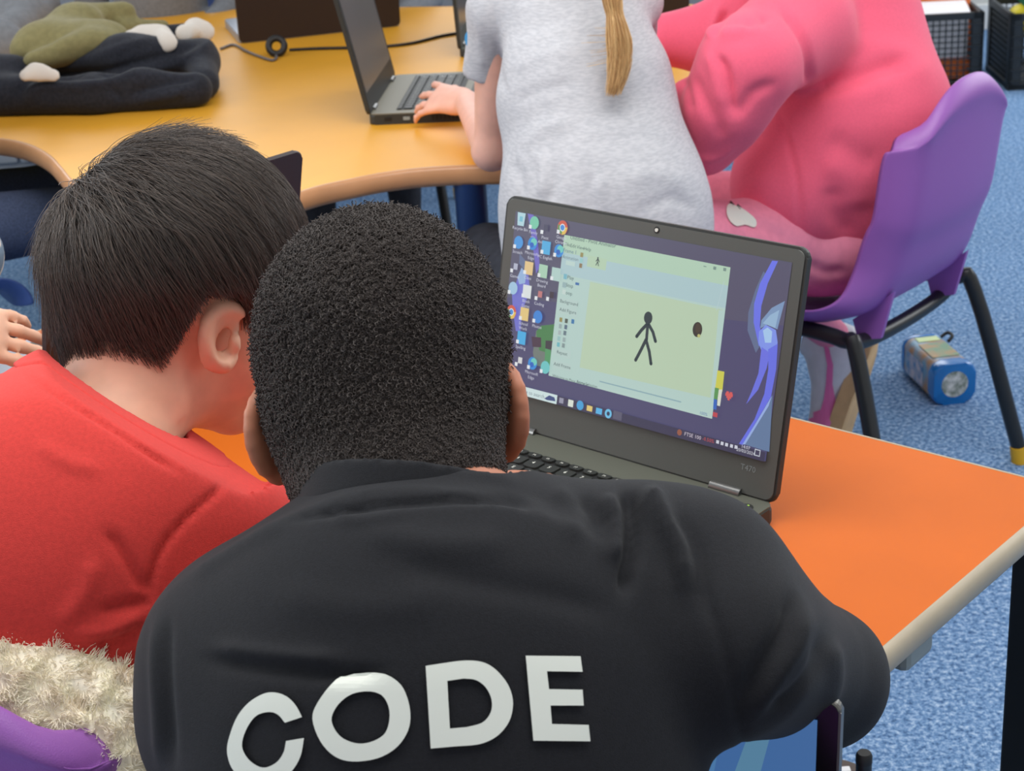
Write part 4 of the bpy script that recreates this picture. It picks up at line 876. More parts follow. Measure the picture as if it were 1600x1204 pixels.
spk = (n0@wl > .80); pts[spk, -3:] += (n0[spk]*rg.uniform(0, .009, (spk.sum(), 1)))[:, None]*np.array([.3, .7, 1.2])[None, :, None]
W3 = Cr+pts@Ar
def rmask(X):
    q = local(X, Cr, Ar); sh_ = q.shape; q2 = q.reshape(-1, 3); n_ = q2/ra; return (rcut(n_)+.012-q2[:, 2]).reshape(sh_[:-1])
hr, _, _ = hair_cap('hair', Hr[:5], .0045, rmask, M['hair_black'], boy_r)
strands('hair_strands', W3, .00029, M['black_strand'], hr, 'stuff')
# ------------------------------------------------------------------ the girl in grey, seen from behind at the yellow table
PB = unit((0, .95, -.3))
Cg = at(935, -175, 2.42); Ag = frame(-14, 14, 0)
Hg = head_prims(Cg, Ag, 1.0, ear_z=-.05)
Ng = at(915, -50, 2.42); SLg = at(776, 14, 2.44); SRg = at(988, 0, 2.46); ELg = at(768, 236, 2.56); HIPg = at(955, 470, 2.40); HIPg[2] = .46
WLg = at(728, 160, 2.83); ERg = at(985, 110, 2.72); WRg = at(900, 80, 3.0)
gp = Hg+[cone(Cg-.06*Ag[2], Ng, .045, .048, None, .03), cone(HIPg, at(910, 60, 2.42), .10, .095, (PB, 1.4)), cone(SLg, SRg, .032), cone(SLg, ELg, .033, .0262), cone(ELg, WLg, .0275, .0195), cone(SRg, ERg, .033, .027), cone(ERg, WRg, .027, .019)]
gp += hand_prims(WLg, at(660, 152, 2.90)-WLg, (.1, -.75, .7), 1, 1.08, (.30, .28, .40, .5), .5, .34)+hand_prims(WRg, (-.6, .8, 0), (0, 0, 1), -1, .95)
girl_g, _, _ = solid('person', gp, .0042, M['skin_pale']); tag(girl_g, 'girl in a pale grey marl t-shirt with a long blonde ponytail', 'person'); eyes(Cg, Ag, 1.0, girl_g)
gs = [cone(at(898, 30, 2.42), at(914, 150, 2.40), .098, .117, (PB, 1.3), .04), cone(at(916, 150, 2.40), at(946, 330, 2.38), .118, .142, (PB, 1.35), .04), cone(at(946, 330, 2.38), HIPg, .142, .155, (PB, 1.35), .04),
      cone(Ng, SLg, .042, .04, None, .05), cone(Ng, SRg, .042, .04, None, .05), cone(SLg, at(758, 118, 2.50), .041, .033, None, .02), cone(SRg, at(990, 70, 2.62), .041, .035, None, .02)]
fg = [([(766, 0), (776, 50), (780, 110), (790, 150)], 6, -.004), ([(745, 20), (752, 70), (757, 110)], 7, .003), ([(800, 20), (830, 10), (880, -10)], 12, .003), ([(795, 60), (840, 40), (900, 25)], 10, -.003), ([(795, 110), (850, 85), (910, 75)], 12, .003),
      ([(800, 160), (850, 140), (900, 130)], 10, -.0025), ([(815, 230), (850, 200), (900, 190)], 12, .0035), ([(805, 250), (815, 290), (808, 320)], 9, -.005), ([(840, 235), (850, 270), (846, 310)], 9, .005), ([(870, 250), (866, 290), (858, 320)], 9, -.004), ([(925, 270), (920, 300), (928, 330)], 8, -.004), ([(938, 270), (936, 310), (945, 340)], 10, .004),
      ([(980, 280), (1030, 270), (1070, 290)], 14, .003), ([(900, 230), (980, 215), (1040, 225)], 14, -.002), ([(1000, 330), (1050, 310), (1090, 330)], 10, -.003)]
shg, Vg, Qg = solid('t_shirt', gs, .005, M['grey_marl'], girl_g, 0, 2, cuts=[(at(757, 121, 2.50), at(758, 118, 2.50)-SLg, .06), (at(990, 70, 2.62), at(990, 70, 2.62)-SRg, .06), (HIPg-(0, 0, .05), (0, 0, -1)), (at(915, -62, 2.42), unit(Cg-Ng), .09)], fold=fg, noise=.003, nscale=26, seed=2)
bm = bmesh.new(); c = at(738, 62, 2.452); tube(bm, [c, c+(-.0015, -.0015, 0)], .014, 20); bmesh.ops.scale(bm, verts=bm.verts[:], vec=(1, 1, 1.0)); obj('sleeve_badge', bm, mat('blue_badge', (58, 150, 205), .6), shg, True, .6)
lower_body(girl_g, HIPg, -12, M['dark_trousers'], M['black_rubber'], M['white_plastic'], res=.007)
chair((HIPg[0], HIPg[1]+.05, 0), math.radians(12), 'purple classroom chair under the girl in the grey t-shirt', top=.55)
def gmask(X):
    q = local(X, Cg, Ag); return np.interp(q[..., 1], [-.1, -.02, .0, .03, .06, .1], [-.10, -.07, -.02, .0, .035, .05])-q[..., 2]
hg, _, _ = solid('hair', Hg[:5], .004, M['hair_blonde'], girl_g, .006, keep=gmask)
rg = np.random.default_rng(5); nP = 2600; axp = smooth_path([at(952, -150, 2.285), at(952, -60, 2.25), at(956, -4, 2.262), at(963, 35, 2.266), at(968, 75, 2.27), at(966, 112, 2.27), at(957, 150, 2.268)], 3); axp = A_(axp); kP = len(axp)
wid = np.interp(np.linspace(0, 1, kP), [0, .18, .40, .43, .6, .8, 1], [.012, .016, .011, .009, .0165, .0155, .010]); o2 = rg.normal(size=(nP, 2)); o2 /= np.maximum(1, np.linalg.norm(o2, axis=1)/1.0)[:, None]; o2 *= np.sqrt(rg.random((nP, 1)))
Pp = axp[None]+(o2[:, :1, None]*RGT+o2[:, 1:, None]*FWD*.8)*wid[None, :, None]+rg.normal(size=(nP, 1, 3))*.0008+np.sin(np.linspace(0, 7, kP)[None, :, None]+rg.uniform(0, 6, (nP, 1, 1)))*RGT*.0012
fr_ = rg.uniform(.68, 1.0, nP); idx_f = np.linspace(0, 1, kP)[None, :]*fr_[:, None]*(kP-1); i0 = np.minimum(idx_f.astype(int), kP-2); tt = (idx_f-i0)[..., None]; Pp = np.take_along_axis(Pp, i0[..., None].repeat(3, 2), 1)*(1-tt)+np.take_along_axis(Pp, (i0+1)[..., None].repeat(3, 2), 1)*tt
Pp[-26:, -5:] += (np.linspace(0, 1, 5)[None, :, None]**1.3)*(-RGT*.045-UPV*-.002)*rg.uniform(.3, 1, (26, 1, 1))+UPV*np.linspace(0, .03, 5)[None, :, None]
strands('ponytail', Pp, .0006, M['blonde_strand'], hg, 'stuff')
bm = bmesh.new(); tube(bm, [at(953, -12, 2.262), at(956, 3, 2.268)], .0115, 14); obj('hair_band', bm, mat('black_hair_band', (24, 22, 30), .8), hg, True, .7)

# ------------------------------------------------------------------ the child in pink, seated sideways on the purple chair
HIPp = A_((.54, 2.605, .445)); ff = PF; 
Cp = at(1235, -215, 2.58); Ap = frame(-50, 22, 0); Hpk = head_prims(Cp, Ap, 1.0, ear_z=-.05)
Np = at(1262, -110, 2.62); SNp = at(1248, 42, 2.52); SFp = at(1215, -20, 2.80); EN = at(1165, 105, 2.40); WN = at(1100, 222, 2.48); EF = at(1120, 60, 2.85); WF = at(1040, 62, 2.86)
pp = Hpk+[cone(Cp-.06*Ap[2], Np, .045, .048, None, .03), cone(HIPp, at(1300, 60, 2.66), .10, .09), cone(SNp, SFp, .035), cone(SNp, EN, .034, .03), cone(EN, WN, .03, .021), cone(SFp, EF, .034, .03), cone(EF, WF, .03, .02)]
pp += hand_prims(at(1108, 208, 2.50), at(1068, 196, 2.52)-at(1108, 208, 2.50), (.3, -.2, .9), -1, .92, (1.15, 1.15, 1.15, 1.15), .5)+hand_prims(WF, (-.8, .5, -.1), (0, 0, 1), 1, .9)
child_p, _, _ = solid('person', pp, .0042, M['skin_pale']); tag(child_p, 'child in a bright pink sweatshirt sitting on the purple chair', 'person'); eyes(Cp, Ap, 1.0, child_p)
solid('hair', Hpk[:5], .004, M['hair_blonde'], child_p, .008, keep=lambda X: np.interp(local(X, Cp, Ap)[..., 1], [-.1, 0, .05, .1], [-.12, -.09, .02, .045])-local(X, Cp, Ap)[..., 2])
ps = [cone(at(1325, 40, 2.66), at(1335, 200, 2.66), .108, .150, None, .05), cone(at(1335, 200, 2.66), at(1270, 270, 2.66), .135, .115, None, .05), cone(at(1335, 200, 2.66), at(1330, 330, 2.68), .140, .105, None, .05), cone(at(1265, 270, 2.64), at(1230, 300, 2.62), .105, .085, None, .05), cone(at(1300, -30, 2.66), at(1325, 60, 2.66), .10, .108, None, .05),
      cone(Np, SNp, .06, .07, None, .05), cone(Np, SFp, .06, .06, None, .05)]
ps_a = [cone(SNp, EN, .082, .066, None, .03), cone(EN, at(1135, 165, 2.42), .066, .060, None, .03), cone(at(1135, 165, 2.42), at(1105, 218, 2.46), .060, .046, None, .03), cone(at(1145, 205, 2.44), at(1095, 238, 2.46), .026, .026, None, .03), cone(at(1075, 150, 2.47), at(1090, 215, 2.47), .028, .026, None, .03)]
ps_b = [cone(SFp, EF, .07, .06, None, .03), cone(EF, WF, .058, .045, None, .03)]
fp = [([(1216, 8), (1240, 40), (1258, 75), (1263, 110), (1261, 140)], 6, -.008), ([(1262, 146), (1320, 128), (1380, 104), (1420, 98)], 13, -.012), ([(1262, 160), (1330, 150), (1400, 130)], 22, .005), ([(1216, 172), (1230, 220), (1245, 280), (1252, 370)], 5, -.004), ([(1290, 215), (1330, 240), (1370, 260)], 22, -.005), ([(1285, 250), (1330, 280), (1340, 330)], 24, .005), ([(1300, 290), (1300, 330), (1330, 370)], 16, -.005),
      ([(1330, 70), (1400, 80), (1450, 130)], 20, .004), ([(1255, 390), (1290, 396), (1330, 385)], 6, -.004), ([(1180, 270), (1200, 300), (1190, 340)], 20, .004)]
fa = [([(1120, 85), (1135, 110), (1143, 150), (1146, 180)], 6, -.009), ([(1108, 80), (1118, 120), (1130, 170)], 9, .005), ([(1158, 40), (1185, 38), (1195, 20)], 9, -.007), ([(1120, 55), (1160, 48), (1195, 36)], 9, .006), ([(1085, 115), (1098, 150), (1118, 190), (1130, 220)], 10, -.006), ([(1066, 120), (1075, 145), (1082, 175)], 7, -.005), ([(1150, 185), (1165, 160), (1180, 142), (1215, 128)], 9, -.006), ([(1108, 63), (1115, 40), (1128, 5)], 7, .006), ([(1116, 60), (1125, 40), (1140, 15)], 6, -.006), ([(1095, 250), (1125, 245), (1150, 228)], 6, .004)]
hem_n = unit((-.35*PF[0], -.35*PF[1], -1))
sw, _, _ = solid('sweatshirt', ps+ps_a+ps_b, .005, M['pink_fleece'], child_p, 0, 2, cuts=[(at(1262, -125, 2.62), unit(Cp-Np), .09), (at(1320, 405, 2.62), hem_n)], fold=fp+fa, noise=.004, nscale=16, seed=4)
kneeN = at(1085, 372, 2.52); kneeF = at(1060, 320, 2.78); hN = HIPp-PL*.075; hF = HIPp+PL*.075
ankF = at(1300, 522, 2.98); ankN = kneeN+A_((-.02, .04, 0)); ankN[2] = .09
tp, Vt, Qt = solid('trousers', [ell(HIPp, (.145, .145, .10), None, .03), cone(hN, kneeN, .082, .056), cone(hF, kneeF, .08, .056), cone(kneeN, ankN, .055, .045), cone(kneeF, ankF, .050, .030)], .006, M['pink_trousers'], child_p, 0, fold=[([(1262, 410), (1290, 425), (1320, 420)], 8, -.006), ([(1120, 330), (1180, 350), (1240, 380)], 10, -.004)], noise=.003, nscale=22)
trt = BVHTree.FromPolygons([Vector(v) for v in Vt], [tuple(q) for q in Qt])
cloth_print('cloud_print', smooth_closed([(1137, 320), (1150, 323), (1164, 330), (1180, 344), (1178, 356), (1163, 352), (1150, 354), (1139, 346), (1134, 333)], 3), None, tp, M['white_print'], 5, trt)
for q in ([(1141, 315), (1147, 321), (1144, 323), (1139, 318)], [(1152, 320), (1158, 326), (1155, 328), (1150, 323)]): cloth_print('dark_dash', q, None, tp, M['black_rubber'], 4, trt)
f = unit(at(1296, 705, 2.96)-at(1352, 540, 2.93)); 
so = shoe(child_p, seat_matrix(at(1372, 530, 2.97), f, -RGT*.86+FWD*.42), M['shoe_white'], M['gum_sole'], .245)
me_ = so.data; trs = BVHTree.FromPolygons([v.co for v in me_.vertices], [tuple(p.vertices) for p in me_.polygons])
cloth_print('swoosh', [(1260, 641), (1268, 661), (1282, 673), (1293, 673), (1303, 650), (1306, 630), (1301, 600), (1302, 570), (1296, 545), (1285, 532), (1289, 545), (1293, 570), (1291, 600), (1288, 622), (1283, 640), (1272, 644)], None, so, mat('pink_swoosh', (240, 120, 180), .5), 6, trs)
shoe(child_p, seat_matrix((ankN[0]+.03, ankN[1]-.04, 0), PF, (0, 0, 1)), M['shoe_white'], M['gum_sole'], .205)

# ------------------------------------------------------------------ children at the edges of the picture
def simple_child(label, hip, heading, neckv, top_m, skin, hair, arms, trousers, res=.006, hand_kw=None, head_nod=15, sleeve=True, legs=True, hand_s=.95):
    C = A_(neckv)+A_((math.sin(math.radians(heading))*.02, math.cos(math.radians(heading))*.02, .15)); Ax = frame(heading, head_nod, 0); H = head_prims(C, Ax, 1.0, ear_z=-.05)
    f = A_((math.sin(math.radians(heading)), math.cos(math.radians(heading)), 0)); r = A_((f[1], -f[0], 0)); n = A_(neckv); S = [n+r*sx*.125-A_((0, 0, .05)) for sx in (1, -1)]
    B = H+[cone(C-.06*Ax[2], n, .045, .048, None, .03), cone(hip, n-(0, 0, .12), .10, .09, (f, 1.3)), cone(S[0], S[1], .032)]; sl = [cone(hip, n-(0, 0, .15), .125, .115, (f, 1.3), .04), cone(n, S[0], .042, .042, None, .04), cone(n, S[1], .042, .042, None, .04)]; cuts = [(n+A_((0, 0, .012)), (0, 0, 1))]
    for i, (el, wr, hd, back, side, curl) in enumerate(arms):
        B += [cone(S[i], el, .034, .028), cone(el, wr, .028, .02)]+hand_prims(wr, hd, back, side, hand_s, curl); sl += [cone(S[i], el, .045, .04, None, .02), cone(el, A_(el)+(A_(wr)-A_(el))*sleeve, .04, .034, None, .02)]
    o, _, _ = solid('person', B, .004, M[skin]); tag(o, label, 'person'); eyes(C, Ax, 1.0, o)
    solid('hair', H[:5], .0045, M[hair], o, .008, keep=lambda X: np.interp(local(X, C, Ax)[..., 1], [-.1, 0, .05, .1], [-.09, -.03, .02, .045])-local(X, C, Ax)[..., 2])
    solid('top', sl, res, M[top_m], o, 0, cuts=cuts, noise=.003, nscale=22, seed=3)
    if legs: lower_body(o, A_(hip), heading, M[trousers], M['black_rubber'], M['white_plastic'], res=.007)
    return o
def leafy():
    m = mat('leaf_patterned_cotton', (222, 214, 206), .85, .2); nt = m.node_tree; b = nt.nodes['Principled BSDF']; tc = nt.nodes.new('ShaderNodeTexCoord'); w = nt.nodes.new('ShaderNodeTexWave'); w.inputs['Scale'].default_value = 22; w.inputs['Distortion'].default_value = 9; w.inputs['Detail'].default_value = 1
    r = nt.nodes.new('ShaderNodeValToRGB'); r.color_ramp.elements[0].position = .28; r.color_ramp.elements[1].position = .42; r.color_ramp.elements[0].color = lin((120, 138, 156))+(1,); r.color_ramp.elements[1].color = lin((224, 216, 208))+(1,)
    nt.links.new(tc.outputs['Object'], w.inputs['Vector']); nt.links.new(w.outputs['Fac'], r.inputs[0]); nt.links.new(r.outputs[0], b.inputs['Base Color']); return m
M['leafy'] = leafy(); M['grey_jumper'] = mat('grey_jumper', (128, 132, 138), .9, .15, noise=.08, nscale=120)
wl_ = at(-128, 502, 1.70); hd = at(-5, 520, 1.735)-wl_
h1 = at(-330, 560, 2.0); h1[2] = .455
simple_child('child in a leaf patterned top reaching a hand to the dark lidded laptop', h1, 118, h1+A_((.08, -.05, .36)), 'leafy', 'skin_tan', 'hair_black', [(at(-200, 620, 1.62), at(-130, 700, 1.6), (.8, .2, -.1), (0, 0, 1), 1, (.4, .4, .4, .4)), (at(-60, 400, 1.80), wl_, hd, (.0, -.6, .8), 1, (.12, .22, .34, .5))], 'jeans', sleeve=.55, hand_s=1.12)
chair((h1[0]+.02, h1[1], 0), math.radians(-118), 'blue classroom chair at the left end of the orange table', col='chair_blue', top=.62)
h2 = at(-190, 250, 3.0); h2[2] = .45
simple_child('child in dark jeans sitting at the left end of the yellow table', h2, 62, h2+A_((.05, .05, .37)), 'dark_top', 'skin_tan', 'hair_black', [(h2+A_((.0, -.16, .14)), h2+A_((.06, -.04, .09)), (.8, .3, -.1), (0, 0, 1), -1, (.4,)*4), (h2+A_((-.1, .16, .16)), h2+A_((.02, .12, .09)), (.8, .3, -.1), (0, 0, 1), 1, (.4,)*4)], 'jeans', head_nod=25)
chair((h2[0]-.03, h2[1]-.03, 0), math.radians(-62), 'blue classroom chair of the child in dark jeans', col='chair_blue', top=.62)
for lab, px, dd, hh, tm in (('child in a grey jumper across the yellow table behind the stickered laptop', 560, 4.3, 180, 'grey_jumper'), ('child in a grey jumper across the yellow table behind the jacket pile', 265, 4.35, 176, 'grey_jumper')):
    h3 = at(px, 60, dd); h3[2] = .45
    simple_child(lab, h3, hh, h3+A_((0, -.06, .37)), tm, 'skin_pale', 'hair_blonde', [(h3+A_((-.19, -.02, .16)), h3+A_((-.1, -.16, .09)), (.4, -.8, -.1), (0, 0, 1), -1, (.4,)*4), (h3+A_((.19, -.02, .16)), h3+A_((.1, -.16, .09)), (-.4, -.8, -.1), (0, 0, 1), 1, (.4,)*4)], 'dark_trousers', head_nod=30)
    chair((h3[0], h3[1]-.03, 0), PI, 'blue classroom chair '+('behind the stickered laptop' if px == 560 else 'behind the jacket pile'), col='chair_blue', top=.62)
# ------------------------------------------------------------------ things on the yellow table
M['laptop_grey'] = mat('grey_brown_laptop_deck', (128, 124, 108), .45, .4)
c0, c1 = atz(577, 196, TZ)[:2], atz(636, 100, TZ)[:2]; u2 = unit(c1-c0)     # hinge line, near end to far end
yaw2 = math.atan2(u2[1], u2[0]); v2 = A_((-math.sin(yaw2), math.cos(yaw2)))
cen = c0-v2*.1225+u2*.3366/2
lap2, lid2, R2 = laptop('laptop', (cen[0], cen[1], TZ), yaw2, 'open black laptop under the hand of the girl in grey', 101, deck_mat='laptop_grey', base_mat='laptop_black', T=.02, D=.245, lid_mat='laptop_black', bezel_mat='laptop_edge', legends=True)
glare = mat('painted_glare_display', (88, 84, 82), .28, .8)  # base colour greyed to stand in for the window's reflection on the screen
add_display(lid2, R2, (.3094, .174, .036), glare)
sd = -1
for k in range(11):
    bm = bmesh.new(); box(bm, (sd*.3366/2, .008-.0072*k, .010), (.0014, .0052, .009), 0); obj('vent_slot', bm, M['black_rubber'], lap2)
for (yy, ww, hh) in ((.088, .013, .007), (.055, .012, .006)):
    bm = bmesh.new(); box(bm, (sd*.3366/2, yy, .010), (.0014, ww, hh), .0002, 1); obj('side_port', bm, M['black_rubber'] if yy > .06 else M['grey_plastic'], lap2)
# laptop with a black lid seen from behind, sticker in the corner
q0, q1 = atz(374, 68, TZ)[:2], atz(716, 30, TZ)[:2]; ax_ = unit(q1-q0); w3 = .375; yw = math.atan2(ax_[1], ax_[0])+PI
nrm3 = A_((-math.sin(yw), math.cos(yw))); cb = q0+ax_*w3/2-nrm3*(.255/2-.004)
lap3, lid3, R3 = laptop('laptop', (cb[0], cb[1], TZ), yw, 'wide laptop seen from behind, black lid with a small white sticker in its corner', 97, Wd=w3, D=.255, LH=.25, base_mat='silver', deck_mat='silver', lid_mat='dark_lid', keys='stuff', disp=(.35, .2, .03), drop=.014, lid_th=.009)
add_display(lid3, R3, (w3-.03, .2, .03), dark_screen)
bm = bmesh.new(); prism(bm, rrect(.026, .024, .002), -.0079, -.0071, .0002, 1); bmesh.ops.transform(bm, matrix=R3 @ Matrix.Translation((w3/2-.034, .038, 0)), verts=bm.verts[:]); stk = obj('sticker', bm, mat('cream_sticker', (222, 214, 204), .6), lid3)
text_mesh('IZ', .016, M['black_rubber'], 'sticker_mark', stk, rot=R3 @ Matrix.Translation((w3/2-.034, .038, -.0083)) @ Matrix.Rotation(PI, 4, 'Y'))
# laptop standing almost edge on, beside the girl in grey
q = atz(722, 90, TZ)[:2]; ye = math.radians(84)
nrm4 = A_((-math.sin(ye), math.cos(ye))); al4 = A_((math.cos(ye), math.sin(ye))); cb = q-nrm4*.111+al4*.1683
lap4, lid4, R4 = laptop('laptop', (cb[0], cb[1], TZ), ye, 'black laptop turned edge on, hidden behind the girl in grey', 92, keys=None, lid_mat='laptop_black')
add_display(lid4, R4, (.3094, .174, .036), dark_screen)
q = atz(972, 44, TZ)[:2]; ye = math.radians(174); nrm5 = A_((-math.sin(ye), math.cos(ye))); cb = q-nrm5*.111
lap5, lid5, R5 = laptop('laptop', (cb[0]-.02, cb[1], TZ), ye, 'dark brown laptop lid between the girl in grey and the pink sleeve', 98, keys=None, lid_mat='dark_lid')
# cables
CAB = mat('black_cable', (30, 28, 28), .5)
def cable(name, pts, r, label, m=CAB):
    bm = bmesh.new(); tube(bm, smooth_path(pts, 7), r, 8); return tag(obj(name, bm, m, None, True), label, 'cable')
g = lambda x, y, z=.0035: atz(x, y, TZ+z)
cable('cable', [g(345, 76), g(365, 70), g(385, 80), g(405, 88), g(425, 94), g(432, 88), g(420, 78)], .0032, 'thin grey cable looping beside the jacket pile', mat('grey_cable', (110, 104, 104), .5))
cable('cable', [g(452, 78), g(490, 76), g(530, 75), g(580, 74), g(640, 68), g(690, 56), g(730, 50)], .0034, 'black charger cable running past the open laptop')
bm = bmesh.new(); c = atz(432, 72, TZ+.022); ring = [c+.017*(RGT*math.cos(a)+UPV*math.sin(a)) for a in np.linspace(0, 2*PI, 25)]; tube(bm, ring, .0075, 10, False); bmesh.ops.remove_doubles(bm, verts=bm.verts[:], dist=.0004); tag(obj('cable_coil', bm, CAB, None, True), 'small round coil of black cable below the stickered lid', 'cable coil')
# jacket pile
M['navy_coat'] = mat('black_navy_fleece', (42, 44, 52), .9, .15, noise=.2, nscale=160, bump=.3, bscale=700, sheen=.1)
M['olive'] = mat('olive_fleece', (136, 128, 88), .95, .1, noise=.08, nscale=90, bump=.3, bscale=700, sheen=.12)
M['white_lining'] = mat('cream_lining', (222, 214, 204), .9, .1)
M['grey_cloth'] = mat('grey_cloth', (132, 134, 138), .95, .1, noise=.08, nscale=70)
J = lambda x, y, z: atz(x, y, TZ+z)
jf = [([(30, 140), (60, 118), (110, 118), (170, 112), (230, 95), (310, 70)], 9, -.012), ([(40, 158), (60, 135), (120, 134), (180, 128), (240, 118)], 9, .009), ([(175, 120), (240, 108), (300, 88), (335, 60)], 9, .008), ([(200, 150), (260, 128), (310, 120)], 8, -.010), ([(215, 155), (270, 148), (290, 140)], 8, .007), ([(165, 125), (180, 145), (190, 155)], 7, -.006), ([(100, 105), (150, 88), (200, 70), (240, 62)], 8, .006)]
jk = empty('jacket', tuple(J(170, 130, 0)), 0, 'heaped black jacket with cream edging and olive lining on the yellow table', 'jacket')
def J_local(o): o.matrix_parent_inverse = Matrix.Translation(-Vector(jk.location)); return o
shell, _, _ = solid('shell', [cone(J(-10, 150, .035), J(150, 148, .035), .040, .036, None, .03), cone(J(150, 146, .035), J(305, 140, .032), .038, .034, None, .03), cone(J(60, 110, .05), J(200, 95, .07), .04, .045, None, .04), cone(J(200, 95, .07), J(310, 92, .055), .045, .040, None, .04), cone(J(310, 90, .05), J(318, 130, .03), .035, .03, None, .03), cone(J(20, 125, .05), J(-60, 130, .05), .05, .06, None, .04), cone(J(180, 70, .05), J(290, 58, .05), .035, .03, None, .03)], .005, M['navy_coat'], jk, cuts=[((0, 0, TZ+.001), (0, 0, -1))], fold=jf, noise=.004, nscale=18); J_local(shell)
lin_, _, _ = solid('lining', [cone(J(52, 80, .09), J(120, 34, .12), .045, .055, ((0, .4, .9), 1.5), .03), cone(J(60, 95, .085), J(150, 70, .10), .03, .045, ((0, .4, .9), 1.5), .04), cone(J(120, 28, .12), J(190, 18, .12), .045, .03, ((0, .4, .9), 1.5), .03), cone(J(160, 60, .10), J(70, 66, .10), .055, .05, ((0, .4, .9), 1.5), .04), cone(J(190, 45, .09), J(255, 42, .075), .022, .016, None, .02)], .005, M['olive'], jk, fold=[([(80, 60), (110, 50), (150, 30)], 14, .004), ([(70, 85), (110, 80), (150, 80)], 14, -.003)], noise=.003, nscale=20); J_local(lin_)
for pts, rr in (([J(205, 62, .10), J(225, 58, .10), J(250, 58, .10), J(262, 66, .10)], .020), ([J(288, 52, .095), J(305, 47, .09), J(322, 50, .085)], .019), ([J(38, 118, .085), J(58, 112, .088), J(84, 118, .08)], .012)):
    lo = solid('cream_edging', [cone(a, b, rr, rr, (FWD, 2.0), .02) for a, b in zip(pts, pts[1:])], .004, M['white_lining'], jk, noise=.002, nscale=60)[0]; J_local(lo)
tag(solid('folded_cloth', [cone(J(-60, 40, .05), J(40, 20, .06), .06, .055, ((0, .4, .9), 1.3), .03), cone(J(0, 70, .04), J(-80, 90, .04), .06, .06, None, .03), cone(J(20, 45, .05), J(70, 10, .04), .04, .04, None, .03)], .006, M['grey_cloth'], None, cuts=[((0, 0, TZ+.001), (0, 0, -1))], noise=.005, nscale=18)[0], 'grey cloth heaped behind the olive lining of the jacket', 'cloth')

# ------------------------------------------------------------------ water bottle on the carpet
b0, b1 = atz(1492, 600, .041), atz(1432, 545, .041); ax = unit(b1-b0); L_ = max(.165, min(.21, float(np.linalg.norm(b1-b0))))
B4 = Matrix(((0, -ax[1], ax[0], b0[0]), (0, ax[0], ax[1], b0[1]), (1, 0, 0, b0[2]), (0, 0, 0, 1)))   # local z along the bottle, x up
wb = empty('water_bottle', (b0[0], b0[1], 0), 0, 'square blue water bottle with stickers lying on the blue carpet', 'bottle')
def BL(o): o.matrix_parent_inverse = Matrix.Translation((-b0[0], -b0[1], 0)); return o
M['bottle_blue'] = mat('glossy_blue_plastic', (14, 112, 188), .18, .6, coat=.4); M['bottle_label'] = mat('printed_label', (110, 160, 190), .3, .5, rgb2=(178, 132, 84), nscale=28, detail=1)
def bpart(name, outl_, z0, z1, m, bev=.0, par=wb):
    bm = bmesh.new(); prism(bm, outl_, z0, z1, bev, 3); bmesh.ops.transform(bm, matrix=B4, verts=bm.verts[:]); o = obj(name, bm, m, par, True, .6)
    return BL(o) if par is wb else o
body_ = bpart('bottle_body', rrect(.080, .080, .020), .012, L_*.84, M['bottle_label'], .006)
bpart('bottle_base', rrect(.082, .082, .02), 0, .03, M['bottle_blue'], .006)
bpart('shoulder_band', rrect(.082, .082, .022), L_*.80, L_*.87, M['bottle_blue'], .004)
bpart('lid', [(.034*math.cos(a), .034*math.sin(a)) for a in np.linspace(0, 2*PI, 29)[:-1]], L_*.86, L_, mat('mint_lid', (150, 165, 140), .35), .006)
bpart('base_sticker', [(.026*math.cos(a), .026*math.sin(a)) for a in np.linspace(0, 2*PI, 29)[:-1]], -.0006, .002, mat('white_speckled_sticker', (226, 226, 222), .5, rgb2=(120, 132, 118), nscale=70))
def bsticker(name, x0, x1, z0, z1, face, m):
    bm = bmesh.new(); h = .0405; vs = []
    for (a, z) in ((x0, z0), (x1, z0), (x1, z1), (x0, z1)): vs.append(bm.verts.new((h, a, z) if face == 'top' else (a, h, z) if face == 'near' else (a, -h, z)))
    bm.faces.new(vs); r_ = bmesh.ops.extrude_face_region(bm, geom=bm.faces[:]); vv = [v for v in r_['geom'] if isinstance(v, bmesh.types.BMVert)]; bmesh.ops.translate(bm, verts=vv, vec=(.0006, 0, 0) if face == 'top' else (0, .0006 if face == 'near' else -.0006, 0))
    bmesh.ops.transform(bm, matrix=B4, verts=bm.verts[:]); return BL(obj(name, bm, m, wb))
bsticker('price_sticker', -.022, .022, L_*.66, L_*.78, 'top', mat('pale_green_sticker', (206, 226, 168), .5))
bsticker('picture_sticker', -.026, .028, L_*.22, L_*.60, 'top', mat('brown_green_print', (178, 140, 96), .35, rgb2=(110, 150, 120), nscale=45, detail=1))
for fc in ('near', 'far'): bsticker('picture_sticker', -.024, .022, L_*.30, L_*.72, fc, mat('pink_white_print', (206, 196, 200), .4, rgb2=(60, 130, 180), nscale=50, detail=1))
bm = bmesh.new(); tube(bm, smooth_path([(.030, -.034, L_*.84), (.040, -.05, L_*.84), (.040, -.052, L_*.74), (.032, -.041, L_*.70)], 4), .0035, 8); bmesh.ops.transform(bm, matrix=B4, verts=bm.verts[:]); BL(obj('carry_loop', bm, M['black_rubber'], wb, True))

